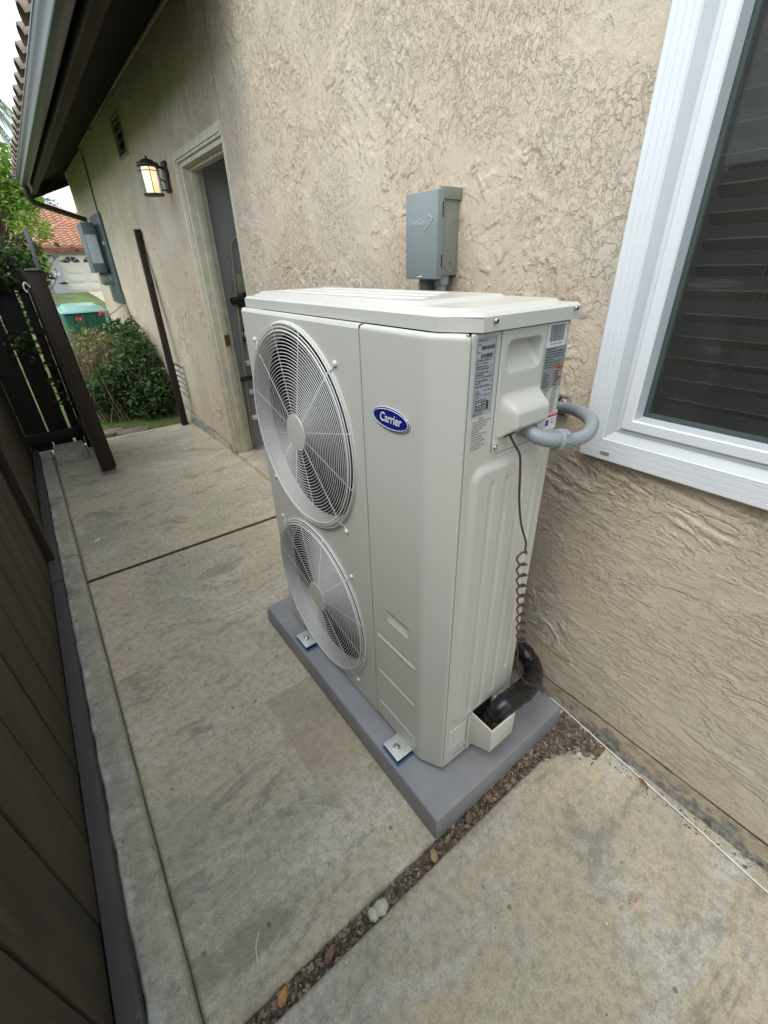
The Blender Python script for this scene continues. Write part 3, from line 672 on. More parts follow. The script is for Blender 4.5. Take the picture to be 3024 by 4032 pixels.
# ------------------------------------------------------------------ step ladder inside the door
lad = empty('step_ladder', (.95, 3.24, 0.02), 'folded khaki metal step ladder with black handles inside the doorway', 'step ladder')
ld = MB(); LYY = 3.245
def rl(z, side): return (.757 + (z - .05) * .069 + (.30 if side else 0), LYY, z)
arc = [rl(.03, 0), rl(.8, 0), rl(1.50, 0), (.864, LYY, 1.60)]
for k_ in range(1, 6):
    a = PI - PI * k_ / 6; arc.append((1.01 + .146 * math.cos(a), LYY, 1.61 + .085 * math.sin(a)))
arc += [(1.158, LYY, 1.60), rl(1.50, 1), rl(.8, 1), rl(.03, 1)]
ld.tube(smoothp(arc, 4), .0125, 10); ld.build('ladder_frame', M_LAD, lad, smooth=True)
sg_ = simple("step_grey", (.62, .61, .54), .6)
for z in (.312, .538, .776, 1.005):
    x0 = rl(z, 0)[0] + .012; MB().box(x0, x0 + .275, LYY - .055, LYY + .02, z - .018, z + .018).build('step', sg_, lad, .006)
MB().box(.862, 1.10, LYY - .012, LYY + .0, 1.30, 1.44).build('paint_shelf', M_LAD, lad, .006)
hd = MB(); hd.tube([(.785, LYY - .03, 1.253), (.99, LYY - .03, 1.270)], .026, 12); hd.build('grip', M_BLK, lad, smooth=True)
MB().hexa([(.825, LYY - .05, 1.21), (.92, LYY - .05, 1.21), (.92, LYY - .02, 1.21), (.825, LYY - .02, 1.21)], [(.865, LYY - .05, 1.30), (.945, LYY - .05, 1.325), (.945, LYY - .02, 1.325), (.865, LYY - .02, 1.30)]).build('knob', M_BLK, lad, .006)
MB().bar((.875, LYY - .035, 1.21), (.835, LYY - .035, .95), .028, .02).build('strut', M_BLK, lad, .004)
MB().tube([(.742, LYY - .03, .655), (.95, LYY - .03, .662)], .019, 12).build('grip', M_BLK, lad, smooth=True)
tag(MB().hexa([(.86, 2.75, .022), (.93, 2.75, .022), (1.0, 3.05, .022), (.93, 3.05, .022)], [(.86, 2.75, .05), (.93, 2.75, .05), (1.0, 3.05, .16), (.93, 3.05, .16)]).build('wood_offcut', M_TRIMW), 'scrap of brown wood on the floor inside the doorway', 'wood scrap')

# ------------------------------------------------------------------ disconnect box with its conduits
dx = empty('disconnect_box', (.607, .66, 1.43), 'grey metal electrical disconnect box on the stucco above the unit', 'electrical box')
# body Y .600-.735? near face at Y .592 ; cover in front
MB().box(.520, .610, .600, .726, 1.441, 1.664).build('box_body', M_BOXS, dx, .002)
cv = MB().box(.505, .532, .590, .735, 1.432, 1.662); cover = cv.build('cover', M_BOX, dx, .0025)
MB().box(.520, .613, .592, .600, 1.640, 1.670).build('rain_hood', M_BOXS, dx, .001)
# side details on the face toward the camera (y = .600)
for (x, z) in ((.543, 1.621), (.543, 1.603), (.585, 1.590), (.585, 1.540), (.543, 1.490), (.543, 1.474)): MB().lathe([(.0042, 0), (.0042, .0018), (.002, .0022)], (x, .6005, z), (0, -1, 0), 12).build('dimple', M_BOX, dx, smooth=True)
for z0, z1 in ((1.595, 1.632), (1.465, 1.498)): MB().box(.5255, .528, .5885, .5902, z0, z1).build('hinge_slot', M_DARK, dx)
kk = MB()
for r_ in (.0165, .0125): kk.tube([(.568 + r_ * math.cos(2 * PI * q / 28), .5995, 1.464 + r_ * math.sin(2 * PI * q / 28)) for q in range(28)], .0011, 5, True)
kk.build('knockout', M_BOXS, dx, smooth=True)
MB().text('DiversiTech', (.5046, .679, 1.586), (0, -1, 0), (0, 0, 1), .0235, .0008, 'CENTER', .012, .66).build('embossed_lettering', simple('emboss_highlight', (.43, .48, .48), .32), cover, .0)  # paler than the cover: highlight on raised lettering and arrow painted in
ar = MB(); ar.bar((.5045, .634, 1.605), (.5045, .609, 1.593), .003, .0025, (1, 0, 0)); ar.bar((.5045, .609, 1.593), (.5045, .646, 1.563), .003, .0025, (1, 0, 0)); ar.build('embossed_arrow', bpy.data.materials['emboss_highlight'], cover)
MB().tube([(.502, .672, 1.440), (.496, .668, 1.439), (.496, .656, 1.439), (.502, .652, 1.440)], .0016, 6).build('hasp', M_SCREW, cover, smooth=True)
MB().box(.560, .585, .735, .757, 1.452, 1.500).build('side_switch', M_BLK, dx, .002); MB().box(.5585, .5602, .738, .757, 1.462, 1.488).build('sticker', M_LBLW, dx)
fl = MB(); fl.lathe([(.022, 1.412), (.024, 1.416), (.024, 1.441)], (.566, .629, 0), (0, 0, 1), 8); fl.build('conduit_nut', M_PVC, dx, smooth=True, ang=20)
MB().tube([(.566, .629, 1.42), (.566, .629, 1.20), (.565, .60, 1.12), (.565, .40, 1.04), (.565, .2, 1.06)], .017, 14).build('flexible_conduit', M_PVC, dx, smooth=True)
MB().lathe([(.024, 1.395), (.026, 1.402), (.026, 1.441)], (.572, .705, 0), (0, 0, 1), 16).build('conduit_nut', M_BOX, dx, smooth=True)
MB().tube([(.572, .705, 1.41), (.572, .705, .9)], .020, 14).build('rigid_conduit', M_BOX, dx, smooth=True)

# ------------------------------------------------------------------ equipment pad
PX0, PX1, PY0, PY1, PZ = -.073, .531, -.097, 1.069, .087
pad = MB(); r_ = .006
pad.hexa([(PX0 - r_, PY0 - r_, .001), (PX1 + r_, PY0 - r_, .001), (PX1 + r_, PY1 + r_, .001), (PX0 - r_, PY1 + r_, .001)], [(PX0, PY0, PZ), (PX1, PY0, PZ), (PX1, PY1, PZ), (PX0, PY1, PZ)])
tag(pad.build('equipment_pad', M_PAD, None, .007, 3), 'thick grey plastic slab under the air conditioner', 'equipment pad')

# ------------------------------------------------------------------ air conditioner
ZB, ZT, YW, XD = .102, 1.370, .952, .345
CX0, CX1, CZ0, CZ1 = .121, .256, 1.158, ZT - .0015
ac = empty('air_conditioner', (.17, .45, PZ), 'large beige outdoor air conditioner with two round fan grilles', 'air conditioner')
YM, XS = .285, .0435
def offs(path):
    p = np.array(path, float); n_ = np.zeros_like(p)
    for i in range(len(p)):
        a = p[max(i - 1, 0)]; b_ = p[min(i + 1, len(p) - 1)]; d = b_ - a; d /= np.linalg.norm(d); n_[i] = (d[1], -d[0])
    return p, n_
def dense(path, step):
    out = [];
    for a, b_ in zip(path[:-1], path[1:]):
        a = np.array(a); b_ = np.array(b_); L = np.linalg.norm(b_ - a); k_ = max(1, int(L / step))
        for i in range(k_): out.append(a + (b_ - a) * i / k_)
    out.append(np.array(path[-1])); return np.array(out)
def fillet(path, r, n_=5):
    out = [np.array(path[0], float)]
    for i in range(1, len(path) - 1):
        a, b_, c_ = (np.array(q, float) for q in path[i - 1:i + 2]); u = (a - b_) / np.linalg.norm(a - b_); v_ = (c_ - b_) / np.linalg.norm(c_ - b_)
        rr = min(r, np.linalg.norm(a - b_) * .45, np.linalg.norm(c_ - b_) * .45)
        p0, p2 = b_ + u * rr, b_ + v_ * rr
        for k_ in range(n_ + 1): t = k_ / n_; out.append((1 - t) ** 2 * p0 + 2 * t * (1 - t) * b_ + t * t * p2)
    out.append(np.array(path[-1], float)); return [tuple(q) for q in out]
def panel(name, path, z0, z1, hf, m, par, step=.0035, mask=None):
    pp = dense(path, step); p, nv_ = offs(pp); s_ = np.concatenate([[0], np.cumsum(np.linalg.norm(np.diff(pp, axis=0), axis=1))])
    zz = np.unique(np.concatenate([np.arange(z0, z1, step), np.linspace(z0, z0 + .006, 6), np.linspace(z1 - .012, z1, 9), [z1]]))
    Zg = np.repeat(zz[:, None], len(p), 1); Xg = np.repeat(p[None, :, 0], len(zz), 0); Yg = np.repeat(p[None, :, 1], len(zz), 0)
    H = hf(Xg, Yg, Zg)
    P = np.stack([Xg + nv_[None, :, 0] * H, Yg + nv_[None, :, 1] * H, Zg], -1)
    return link(name, gridmesh(name, P, None, uflip=False), m, par)
def topbev(Z, zt=ZT, d=.010, w_=.012): return -d * (1 - np.sqrt(np.clip(1 - np.clip((Z - (zt - w_)) / w_, 0, 1) ** 2, 0, 1)))
def capsule(A, B, a0, a1, b0, r):      # distance-based groove along A at B=b0
    t = np.clip(A, a0, a1); return np.sqrt((A - t) ** 2 + (B - b0) ** 2)
# front service panel, chamfer and wrap to the seam : path runs +y -> -y so the outward normal is (-x)
path = fillet([(.004, YM - .0015), (0, YM - .003), (0, .069), (.036, .0005), (XS - .0015, .0), (XS - .001, .005)], .012) 
# offs(): normal = (dy,-dx) ; for d=(0,-1) -> (-1,0)  outward
def hf1(X, Y, Z):
    h = topbev(Z) - .004 * sst(.006, 0, Z - ZB)
    front = (X < .004)
    # straight slot embosses, sloping a little like the real pressing
    for zc in (.497, .342, .1885):
        d = capsule(Y, Z, .097, .257, zc, 0); h = h + front * np.where(d < .009, .0034 * np.clip(1 - (d / .009) ** 2, 0, 1) ** .5 * np.where(Z > zc, -.8, 1.0), 0)
    # flush handle recess
    dy = np.maximum(np.abs(Y - .166) - .046, 0); dz = np.maximum(np.abs(Z - .606) - .018, 0); d = np.maximum(dy, dz)
    ins = (np.abs(Y - .166) < .046) & (np.abs(Z - .606) < .018)
    h = h + front * np.where(ins, -.010 * np.clip((Z - .588) / .034, 0, 1) - .002, 0) + front * .0012 * np.exp(-(d / .003) ** 2) * (~ins)
    return h
panel('service_panel', path, ZB - .003, ZT, hf1, M_AC, ac, .0028)
# left front panel with two round fan openings
fc = [(.632, 1.041, .300), (.632, .404, .294)]
fp = MB()
def holepanel(mb_, y0, y1, z0, z1, cy, cz, R, N=96):
    inner = []; outer = []
    angs = sorted(set([2 * PI * k_ / N for k_ in range(N)] + [math.atan2(zc - cz, yc - cy) % (2 * PI) for yc in (y0, y1) for zc in (z0, z1)]))
    for a in angs:
        c_, s_ = math.cos(a), math.sin(a); inner.append((0, cy + R * c_, cz + R * s_))
        t = 1e9
        if c_ > 1e-9: t = min(t, (y1 - cy) / c_)
        if c_ < -1e-9: t = min(t, (y0 - cy) / c_)
        if s_ > 1e-9: t = min(t, (z1 - cz) / s_)
        if s_ < -1e-9: t = min(t, (z0 - cz) / s_)
        outer.append((0, cy + t * c_, cz + t * s_))
    k_ = len(angs); mb_.add(inner + outer, [(i, (i + 1) % k_, k_ + (i + 1) % k_, k_ + i) for i in range(k_)])
ymn, ymx = YM + .0015, YW - .008; zmid = .7225
holepanel(fp, ymn, ymx, zmid, ZT - .010, *fc[0]); holepanel(fp, ymn, ymx, ZB, zmid, *fc[1])
# folded edges
fp.add([(0, ymn, ZT - .010), (0, ymx, ZT - .010), (.004, ymx, ZT - .002), (.004, ymn, ZT - .002), (.012, ymx, ZT), (.012, ymn, ZT)], [(0, 1, 2, 3), (3, 2, 4, 5)])
fp.add([(0, ymx, ZB), (0, ymx, ZT - .010), (.003, YW - .002, ZT - .010), (.003, YW - .002, ZB), (.010, YW, ZT - .010), (.010, YW, ZB), (.03, YW, ZT - .01), (.03, YW, ZB)], [(0, 1, 2, 3), (3, 2, 4, 5), (5, 4, 6, 7)])
fp.add([(0, ymx, ZT - .010), (.004, ymx, ZT - .002), (.003, YW - .002, ZT - .010), (.012, YW, ZT - .002)], [(0, 1, 2), (1, 3, 2)])
fp.add([(0, ymn, ZB), (0, ymn, ZT - .01), (.006, ymn - .001, ZT - .01), (.006, ymn - .001, ZB)], [(0, 1, 2, 3)])
fp.add([(0, ymn, ZB), (0, ymx, ZB), (.01, ymx, ZB), (.01, ymn, ZB)], [(0, 1, 2, 3)])
fp.build('fan_panel', M_AC, ac, smooth=True, ang=25)
for (cy, cz, R) in fc:
    rim = MB(); prof = [(R + .012, .000), (R + .009, .0035), (R + .003, .0050), (R - .003, .0035), (R - .007, -.004), (R - .014, -.020), (R - .018, -.040)]
    sg = 96; vs_ = []; fs = []
    for (rr, h) in prof:
        for k_ in range(sg): a = 2 * PI * k_ / sg; vs_.append((-h - .0004, cy + rr * math.cos(a), cz + rr * math.sin(a)))
    for i in range(len(prof) - 1):
        for k_ in range(sg): fs.append((i * sg + k_, i * sg + (k_ + 1) % sg, (i + 1) * sg + (k_ + 1) % sg, (i + 1) * sg + k_))
    MB().add([(xx, cy + (R - .0185) * math.cos(2 * PI * q / 64), cz + (R - .0185) * math.sin(2 * PI * q / 64)) for xx in (.038, .099) for q in range(64)], [(q, (q + 1) % 64, 64 + (q + 1) % 64, 64 + q) for q in range(64)]).build('shroud_shade', M_BLK, ac, smooth=True)  # deep part of the beige shroud, coloured black for the shade inside
    rim.add(vs_, fs); rim.build('fan_orifice', M_AC, ac, smooth=True, ang=60, fix=False)
    fan = MB().lathe([(.055, .05), (.062, .055), (.062, .11)], (0, cy, cz), (1, 0, 0), 32)
    for b_i in range(3):
        a0 = b_i * 2 * PI / 3 + (.3 if cz > .7 else 1.0); Pq = []
        NR, NA = 9, 12; vs_ = []
        for ir in range(NR):
            rr = .058 + (.265 - .058) * ir / (NR - 1); span = .75 + .75 * (ir / (NR - 1))
            for ia in range(NA):
                t = ia / (NA - 1); a = a0 + span * (t - .5) + .35 * (ir / (NR - 1)); vs_.append((.050 + .055 * t + .01 * math.sin(PI * t), cy + rr * math.cos(a), cz + rr * math.sin(a)))
        fan.add(vs_, [(i * NA + j, i * NA + j + 1, (i + 1) * NA + j + 1, (i + 1) * NA + j) for i in range(NR - 1) for j in range(NA - 1)])
    fan.build('fan', M_FAN, ac, smooth=True, ang=50, fix=False)
    gr = MB(); RO = .306; nr = 27
    for i in range(nr):
        rr = .0625 + (RO - .0625) * i / (nr - 1); xo = -.0128 if i < nr - 2 else (-.0115 if i == nr - 2 else -.0085)
        wr = .00115 if i < nr - 3 else .0016
        if i == nr - 3: wr = .0026
        gr.tube([(xo, cy + rr * math.cos(2 * PI * q / 112), cz + rr * math.sin(2 * PI * q / 112)) for q in range(112)], wr, 6, True)
    for k_ in range(12):
        a = math.radians(16 + 30 * k_) ; c_, s_ = math.cos(a), math.sin(a)
        diag = k_ in (1, 4, 7, 10); 
        pts = [(-.0095, cy + rr * c_, cz + rr * s_) for rr in (.056, .18, .296)] + [(-.0085, cy + .306 * c_, cz + .306 * s_)]
        if diag: pts = pts[:-1] + [(-.008, cy + .309 * c_, cz + .309 * s_), (-.001, cy + .318 * c_, cz + .318 * s_), (-.0015, cy + .336 * c_, cz + .336 * s_)]
        else: pts += [(-.003, cy + .3065 * c_, cz + .3065 * s_)]
        gr.tube(pts, .0014 if not diag else .0019, 6)
        if diag: gr.lathe([(.0075, 0), (.0075, .003), (.004, .006), (.0, .0065)], (-.0005, cy + .336 * c_, cz + .336 * s_), (-1, 0, 0), 12)
    grl = gr.build('fan_grille', M_WIRE, ac, smooth=True, ang=60, fix=False)
    MB().lathe([(.056, 0), (.0575, .002), (.0560, .0045), (.0, .0055)], (-.0095, cy, cz), (-1, 0, 0), 40).build('hub_cap', M_AC, grl, smooth=True)
# inner structure, rear coil and left end
MB().box(.10, .115, .30, YW - .02, ZB + .02, ZT - .02).build('fan_chamber', M_DARK, ac)
MB().box(.055, XD - .004, .055, .28, ZB + .004, ZT - .004).build('inner_frame', M_DARK, ac)
MB().box(.03, XD, YW - .004, YW, ZB, ZT - .01).box(XD - .01, XD, .31, YW - .005, ZB, ZT - .01).build('rear_coil', simple("coil_fins", (.1, .1, .1), .5, .5), ac)
bp = MB().box(.030, XD - .006, .050, YW - .006, ZB - .006, ZB + .004); bp.build('base_pan', M_AC, ac, .002)
# right side panel : x from seam to rear edge, outward normal -y  => path direction +x -> normal (dy,-dx)=(0,-1)
def box01(A, a0, a1, e): return sst(a0 - e / 2, a0 + e / 2, A) * sst(a1 + e / 2, a1 - e / 2, A)
def rrect(X, Z, x0, x1, z0, z1, r, e):
    qx = np.abs(X - (x0 + x1) / 2) - (x1 - x0) / 2 + r; qz = np.abs(Z - (z0 + z1) / 2) - (z1 - z0) / 2 + r
    d = np.sqrt(np.maximum(qx, 0) ** 2 + np.maximum(qz, 0) ** 2) + np.minimum(np.maximum(qx, qz), 0) - r
    return sst(e / 2, -e / 2, d)
def hside(X, Y, Z):
    h = 0 * X
    lowr = rrect(X, Z, .073, .306, .288, 1.104, .028, .022)
    h = h + .0085 * lowr
    for xc in (.128, .176, .228, .280):
        zlo = .316 if xc < .2 else (.335 if xc < .25 else .40)
        d = capsule(Z, X, zlo, 1.060, xc, 0); h = h - .0042 * np.clip(1 - (d / .0095) ** 2, 0, 1)
    h = h - .05 * (X > CX0 + .004) * (X < CX1 - .004) * (Z > CZ0 + .006) * (Z < ZT - .02)
    h = np.maximum(h, np.where(X > XS + .02, -.05, -1))
    return h + topbev(Z, ZT, .004, .005)
MB().box(.0405, .050, .0055, .009, ZB + .004, ZT - .004).build('seam_shade', M_DARK, ac)  # dark strip added behind the seam so no light leaks through
sp = fillet([(XS + .0012, .005), (XS + .0015, .0), (XD - .004, .0), (XD, .020), (XD, .045)], .010)
panel('side_panel', sp, ZB, ZT, hside, M_AC, ac, .0028)
# terminal cover, raised 2 mm, with hand recess and cable hood
def hcov(X, Y, Z):
    h = .0028 * rrect(X, Z, CX0 + .0015, CX1 - .001, CZ0 - .002, CZ1 + .01, .004, .003)
    # hand recess: deep under the top lip, ramping back to the surface below
    rx = rrect(X, Z, .143, .240, 1.290, 1.346, .012, .012)
    h = h - rx * (.0015 + .032 * np.clip((Z - 1.290) / .050, 0, 1) ** 1.1)
    # hood
    t = np.clip((1.254 - Z) / (1.254 - 1.214), 0, 1); side = np.clip((X - .128) / .024, 0, 1) * np.clip((.262 - X) / .014, 0, 1)
    below = sst(1.160, 1.168, Z)
    low = np.where(Z < 1.190, 1 - .25 * (1.190 - Z) / .03, 1)
    h = h + .034 * (t * t * (3 - 2 * t)) * sst(0, 1, side) * below * low
    h = np.minimum(h, np.where(X > .124, .0028, 1) + np.maximum(0, Z - 1.1605) * 1.25)
    return h
panel('terminal_cover', [(CX0, -.0002), (CX1 + .008, -.0002)], CZ0, CZ1, hcov, M_AC, ac, .0020)
tb = MB(); tb.box(CX0, .1385, -.0036, -.0004, 1.131, 1.162)
tb.build('cover_tab', M_AC, ac, .0015)
# bottom wall of the hood and its openings
MB().obox((.160, -.0125, 1.1676), (1, 0, 0), (0, -1, .8), (0, .8, 1), .014, .006, .0012).build('cable_slot', M_DARK, ac)
gr2 = MB(); gr2.box(XS + .0035, CX0 - .002, -.0015, -.0002, 1.36, ZT - .001) # thin fold of the left strip
# seam shadows put in as colour: dark grey strips laid on the panel face
for q in ((CX0 - .0022, CX0 + .0002, -.0006, .0004, 1.135, ZT - .001), (CX1 + .0002, CX1 + .0016, -.0012, .0004, 1.26, ZT - .001), (.1385, .29, -.0010, .0003, 1.128, 1.1292)): MB().box(*q).build('seam_shade', M_LBLD, ac)
scr = MB()
for (x, z) in ((.1295, 1.144),): scr.lathe([(.0062, 0), (.0062, .0015), (.0045, .0035), (0, .004)], (x, -.0034, z), (0, -1, 0), 14)
scr.build('screw', M_SCREW, ac, smooth=True)
for (x, y, z, d) in ((.085, -.0125, 1.388, -1), (.325, -.0125, 1.392, -1), (.040, .0, .112, -1), (.150, -.002, .285, -1)):
    s_ = MB().lathe([(.0055, 0), (.0055, .002), (.004, .004), (.0, .0045)], (x, y, z), (0, -1, 0), 14); s_.build('screw', M_SCREW, ac, smooth=True)
# vent louvres low on the side
lv = MB()
for i in range(9):
    zc = .1725 + i * .0105
    lv.obox((.094, -.0016, zc), (1, 0, 0), (0, 0, 1), (0, -1, 0), .034, .0028, .0022)
lv.build('side_louvre', M_ACD, ac, .0015)
MB().box(.083, .140, -.0016, -.0004, .128, .1298).box(.1395, .1410, -.0018, -.0004, .128, .262).build('louvre_plate_edge', M_LBLD, ac)
MB().add([(.138, -.0004, .118), (.150, -.0004, .105), (.150, -.0004, .27), (.138, -.0004, .27), (.138, -.006, .118), (.150, -.006, .105), (.150, -.006, .27), (.138, -.006, .27)],
         [(0,1,2,3),(7,6,5,4),(0,4,5,1),(1,5,6,2),(2,6,7,3),(3,7,4,0)]).build('valve_flange', M_AC, ac, .0015)
# valve cover: an open-topped box with a sloping floor
vx0, vx1, vy, vt = .146, .252, -.088, .286
vc = MB()
def shell(x0, x1, y0, zt_, zb0, zb1): return [(x0, 0, zb0), (x0, y0, zb1), (x1, y0, zb1), (x1, 0, zb0), (x0, 0, zt_), (x0, y0, zt_), (x1, y0, zt_), (x1, 0, zt_)]
a = shell(vx0, vx1, vy, vt, .135, .190); t_ = .006; bq = shell(vx0 + t_, vx1 - t_, vy + t_, vt, .142, .196)
vc.add(a + bq, [(0,1,5,4),(1,2,6,5),(2,3,7,6),(0,3,2,1),(8,12,13,9),(9,13,14,10),(10,14,15,11),(8,9,10,11),(4,5,13,12),(5,6,14,13),(6,7,15,14)])
vc.build('valve_cover', M_ACD, ac, .004, 3)
MB().box(.155, .245, -.001, .0005, .19, .33).build('valve_opening', M_DARK, ac)
# lid
LX0, LX1, LY0, LY1, LZ0, LZ1 = .014, .350, -.010, .936, 1.3718, 1.402
lp2 = fillet([(LX1, LY1), (LX0, LY1), (LX0, .058), (.058, LY0), (LX1 - .02, LY0), (LX1, .03)], .012)
skirt = [(LX1, .03)] 
def lidtop(X, Y):
    # signed inset distance to the outline
    d = np.minimum.reduce([X - LX0, LX1 - X, Y - LY0, LY1 - Y, ((X - LX0) * .857 + (Y - LY0) * .514 - .0360)])
    h = LZ1 - .006 * (1 - sst(0, .007, d)) + .0
    h = h + .007 * rrect(X, Y, LX0 + .014, LX1 - .016, .016, LY1 - .02, .04, .012) * 1.0
    h = h + .006 * rrect(X, Y, LX0 + .030, LX1 - .04, .150, LY1 - .04, .02, .012)
    for xc in (.105, .178, .251):
        h = h - .009 * rrect(X, Y, xc - .020, xc + .020, .20 + (xc - .1) * .6, LY1 - .075, .012, .010)
    return h
nx_, ny_ = 150, 330
gx = np.linspace(LX0, LX1, nx_); gy = np.linspace(LY0, LY1, ny_); X, Y = np.meshgrid(gx, gy)
# pull the corner of the grid onto the chamfer
cut = ((X - LX0) * .857 + (Y - LY0) * .514); lim = .0360
f = np.where(cut < lim, lim - cut, 0); X = X + f * .857; Y = Y + f * .514
Z = lidtop(X, Y)
P = np.stack([X, Y, Z], -1)
lid = link('lid', gridmesh('lid', P), M_ACD, ac); _unused = 0
lp3 = [(LX1, LY1), (LX0, LY1), (LX0, .058), (.058, LY0), (LX1, LY0), (LX1, LY1)]
MB().add([(x, y, LZ1 - .006) for x, y in lp3] + [(x, y, LZ0) for x, y in lp3] , [(i, i + 1, 7 + i, 6 + i) for i in range(5)]).build('lid_skirt', M_ACD, lid, fix=True)
MB().box(LX0 + .01, LX1 - .01, .06, LY1 - .01, LZ0 - .002, LZ0 + .001).build('lid_underside', M_DARK, lid)
# badge
bd = MB(); seg = 48
by, bz, brx, brz = .176, 1.189, .0635, .0245
prf = [(1, .0003), (1, .0028), (.975, .0038), (0, .0040)]; vs_ = []; fs = []
for (k0, h) in prf[:3]:
    for k_ in range(seg): a = 2 * PI * k_ / seg; vs_.append((-h, by + brx * k0 * math.cos(a), bz + brz * k0 * math.sin(a)))
for i in range(2):
    for k_ in range(seg): fs.append((i * seg + k_, i * seg + (k_ + 1) % seg, (i + 1) * seg + (k_ + 1) % seg, (i + 1) * seg + k_))
fs.append(tuple(2 * seg + k_ for k_ in range(seg))); bd.add(vs_, fs)
bdg = bd.build('badge', M_BADGE, ac, smooth=True, ang=30)
wl = MB()
wl.tube([(-.0039, by + (brx - .0038) * math.cos(2 * PI * q / 64), bz + (brz - .0038) * math.sin(2 * PI * q / 64)) for q in range(64)], .0008, 5, True)
wl.tube([(-.0025, by + (brx) * math.cos(2 * PI * q / 64), bz + (brz) * math.sin(2 * PI * q / 64)) for q in range(64)], .0009, 5, True)
wl.text('Carrier', (-.0038, by, bz + .0005), (0, -1, 0), (0, 0, 1), .0285, .0006, 'CENTER', .012, .86, .18)
wl.build('badge_lettering', M_WHITE, bdg)
# labels and stickers
SX, SZ = (1, 0, 0), (0, 0, 1)
def sticker(name, x0, x1, z0, z1, m, y=-.0007, parent=None): return MB().box(x0, x1, y, y + .0005, z0, z1).build(name, m, parent or ac)
lb = sticker('rating_label', .054, .108, 1.2215, 1.3635, M_LBLG)
tx = MB(); y_ = -.0010
def ln(tb_, s_, x, z, size, al='LEFT', sx=1.0, bold=.0): tb_.text(s_, (x, y_, z), SX, SZ, size, .0001, al, bold, sx)
def bars(tb_, x0, x1, z0, z1, n_, rs):
    rr = random.Random(rs); x = x0
    while x < x1:
        w_ = rr.choice([.4, .4, .8, 1.2]) * (x1 - x0) / n_; tb_.box(x, min(x + w_, x1), y_, y_ + .0003, z0, z1); x += w_ + rr.choice([.4, .6, 1.0]) * (x1 - x0) / n_
def frame(tb_, x0, x1, z0, z1, t=.0005):
    for q in ((x0, x1, z0, z0 + t), (x0, x1, z1 - t, z1), (x0, x0 + t, z0, z1), (x1 - t, x1, z0, z1)): tb_.box(q[0], q[1], y_, y_ + .0003, q[2], q[3])
frame(tx, .057, .105, 1.2305, 1.3605)
ln(tx, 'PRODUCT NO.', .0585, 1.3570, .0036); ln(tx, 'MODEL', .0585, 1.3505, .0030); bars(tx, .067, .102, 1.3415, 1.3480, 34, 1); ln(tx, 'SERIAL', .0585, 1.3375, .0030); bars(tx, .067, .099, 1.3275, 1.3345, 30, 2)
rows_ = ['COMPRESSOR   208/230V  1PH', 'MOTOR    FAN MOTOR', 'REFRIGERANT  R410A', 'SYSTEM DESIGN PRESSURE', 'To the unit label see manual', 'POWER SUPPLY', 'CIRCUIT   MIN. CIRCUIT AMPACITY', 'MAXIMUM CIRCUIT AMPS', 'MAX. FUSE', 'SUITABLE FOR OUTDOOR USE']
for i, s_ in enumerate(rows_): ln(tx, s_, .0585, 1.3235 - i * .0051, .0034, 'LEFT', .8)
for i in (0, 3, 5, 6, 8, 10): tx.box(.057, .105, y_, y_ + .0003, 1.3262 - i * .0051, 1.3265 - i * .0051)
tx.tube([(.0655 + .0042 * math.cos(2 * PI * q / 24), y_, 1.2650 + .0050 * math.sin(2 * PI * q / 24)) for q in range(24)], .00045, 4, True); ln(tx, 'UL', .0655, 1.2650, .0050, 'CENTER', .9, .02)
ln(tx, 'C', .0588, 1.262, .004); ln(tx, 'US', .0715, 1.262, .004); ln(tx, 'LISTED', .061, 1.2565, .0032); ln(tx, 'Built-in Conditioner', .082, 1.2690, .0030, 'LEFT', .85); ln(tx, 'MADE IN CHINA', .082, 1.2600, .0026, 'LEFT', .9)
ln(tx, 'INDIANAPOLIS, IN  46231  U.S.A.', .0585, 1.2515, .0030, 'LEFT', .8)
ln(tx, 'Equipment rated for use in', .0560, 1.2275, .0032, 'LEFT', .85); ln(tx, 'accordance with listings', .0560, 1.2240, .0032, 'LEFT', .85)
tx.build('label_print', M_INK, lb)
bk = sticker('certified_mark', .062, .0985, 1.2320, 1.2485, M_INK, -.0012, lb)
tx = MB(); y_ = -.0014; ln(tx, 'AHRI', .0640, 1.2445, .0058, 'LEFT', 1, .02); ln(tx, 'CERTIFIED', .0785, 1.2448, .0036, 'LEFT', .85)
for i in range(3): ln(tx, 'UNITARY SMALL HEAT PUMP', .0640, 1.2400 - i * .0028, .0022, 'LEFT', .95)
tx.build('mark_print', M_WHITE, lb); y_ = -.0010
nt_ = MB(); y_ = -.0009; ln(nt_, 'NOTE', .0815, 1.2150, .0050, 'CENTER', .9)
words = ['1. Ensure the supply line is rated for the model', 'and install only with proper clearances', '2. Maintenance must be completed', 'by a trained service person', 'INSTALLATION', '3. Refrigerant lines must be insulated', 'before the unit is running', '4. Make sure valves are open', '5. Do not operate the unit without', 'the service panel in place', '6. Turn off power before servicing', 'see the installation manual']
for i, s_ in enumerate(words): ln(nt_, s_, .0575, 1.2100 - i * .0050, .0036, 'LEFT', .78)
nt_.build('note_print', M_INKG, ac)
b1 = sticker('barcode_label', .2605, .3235, 1.3220, 1.3675, M_LBLW); tx = MB(); y_ = -.0010; bars(tx, .2680, .3170, 1.3330, 1.3640, 60, 5); ln(tx, 'SN 340C0523031114703053', .2925, 1.3280, .0040, 'CENTER', .85); tx.build('label_print', M_LBLD, b1)
b2 = sticker('warning_label', .2615, .3330, 1.2370, 1.3218, M_LBLD)
tx = MB()
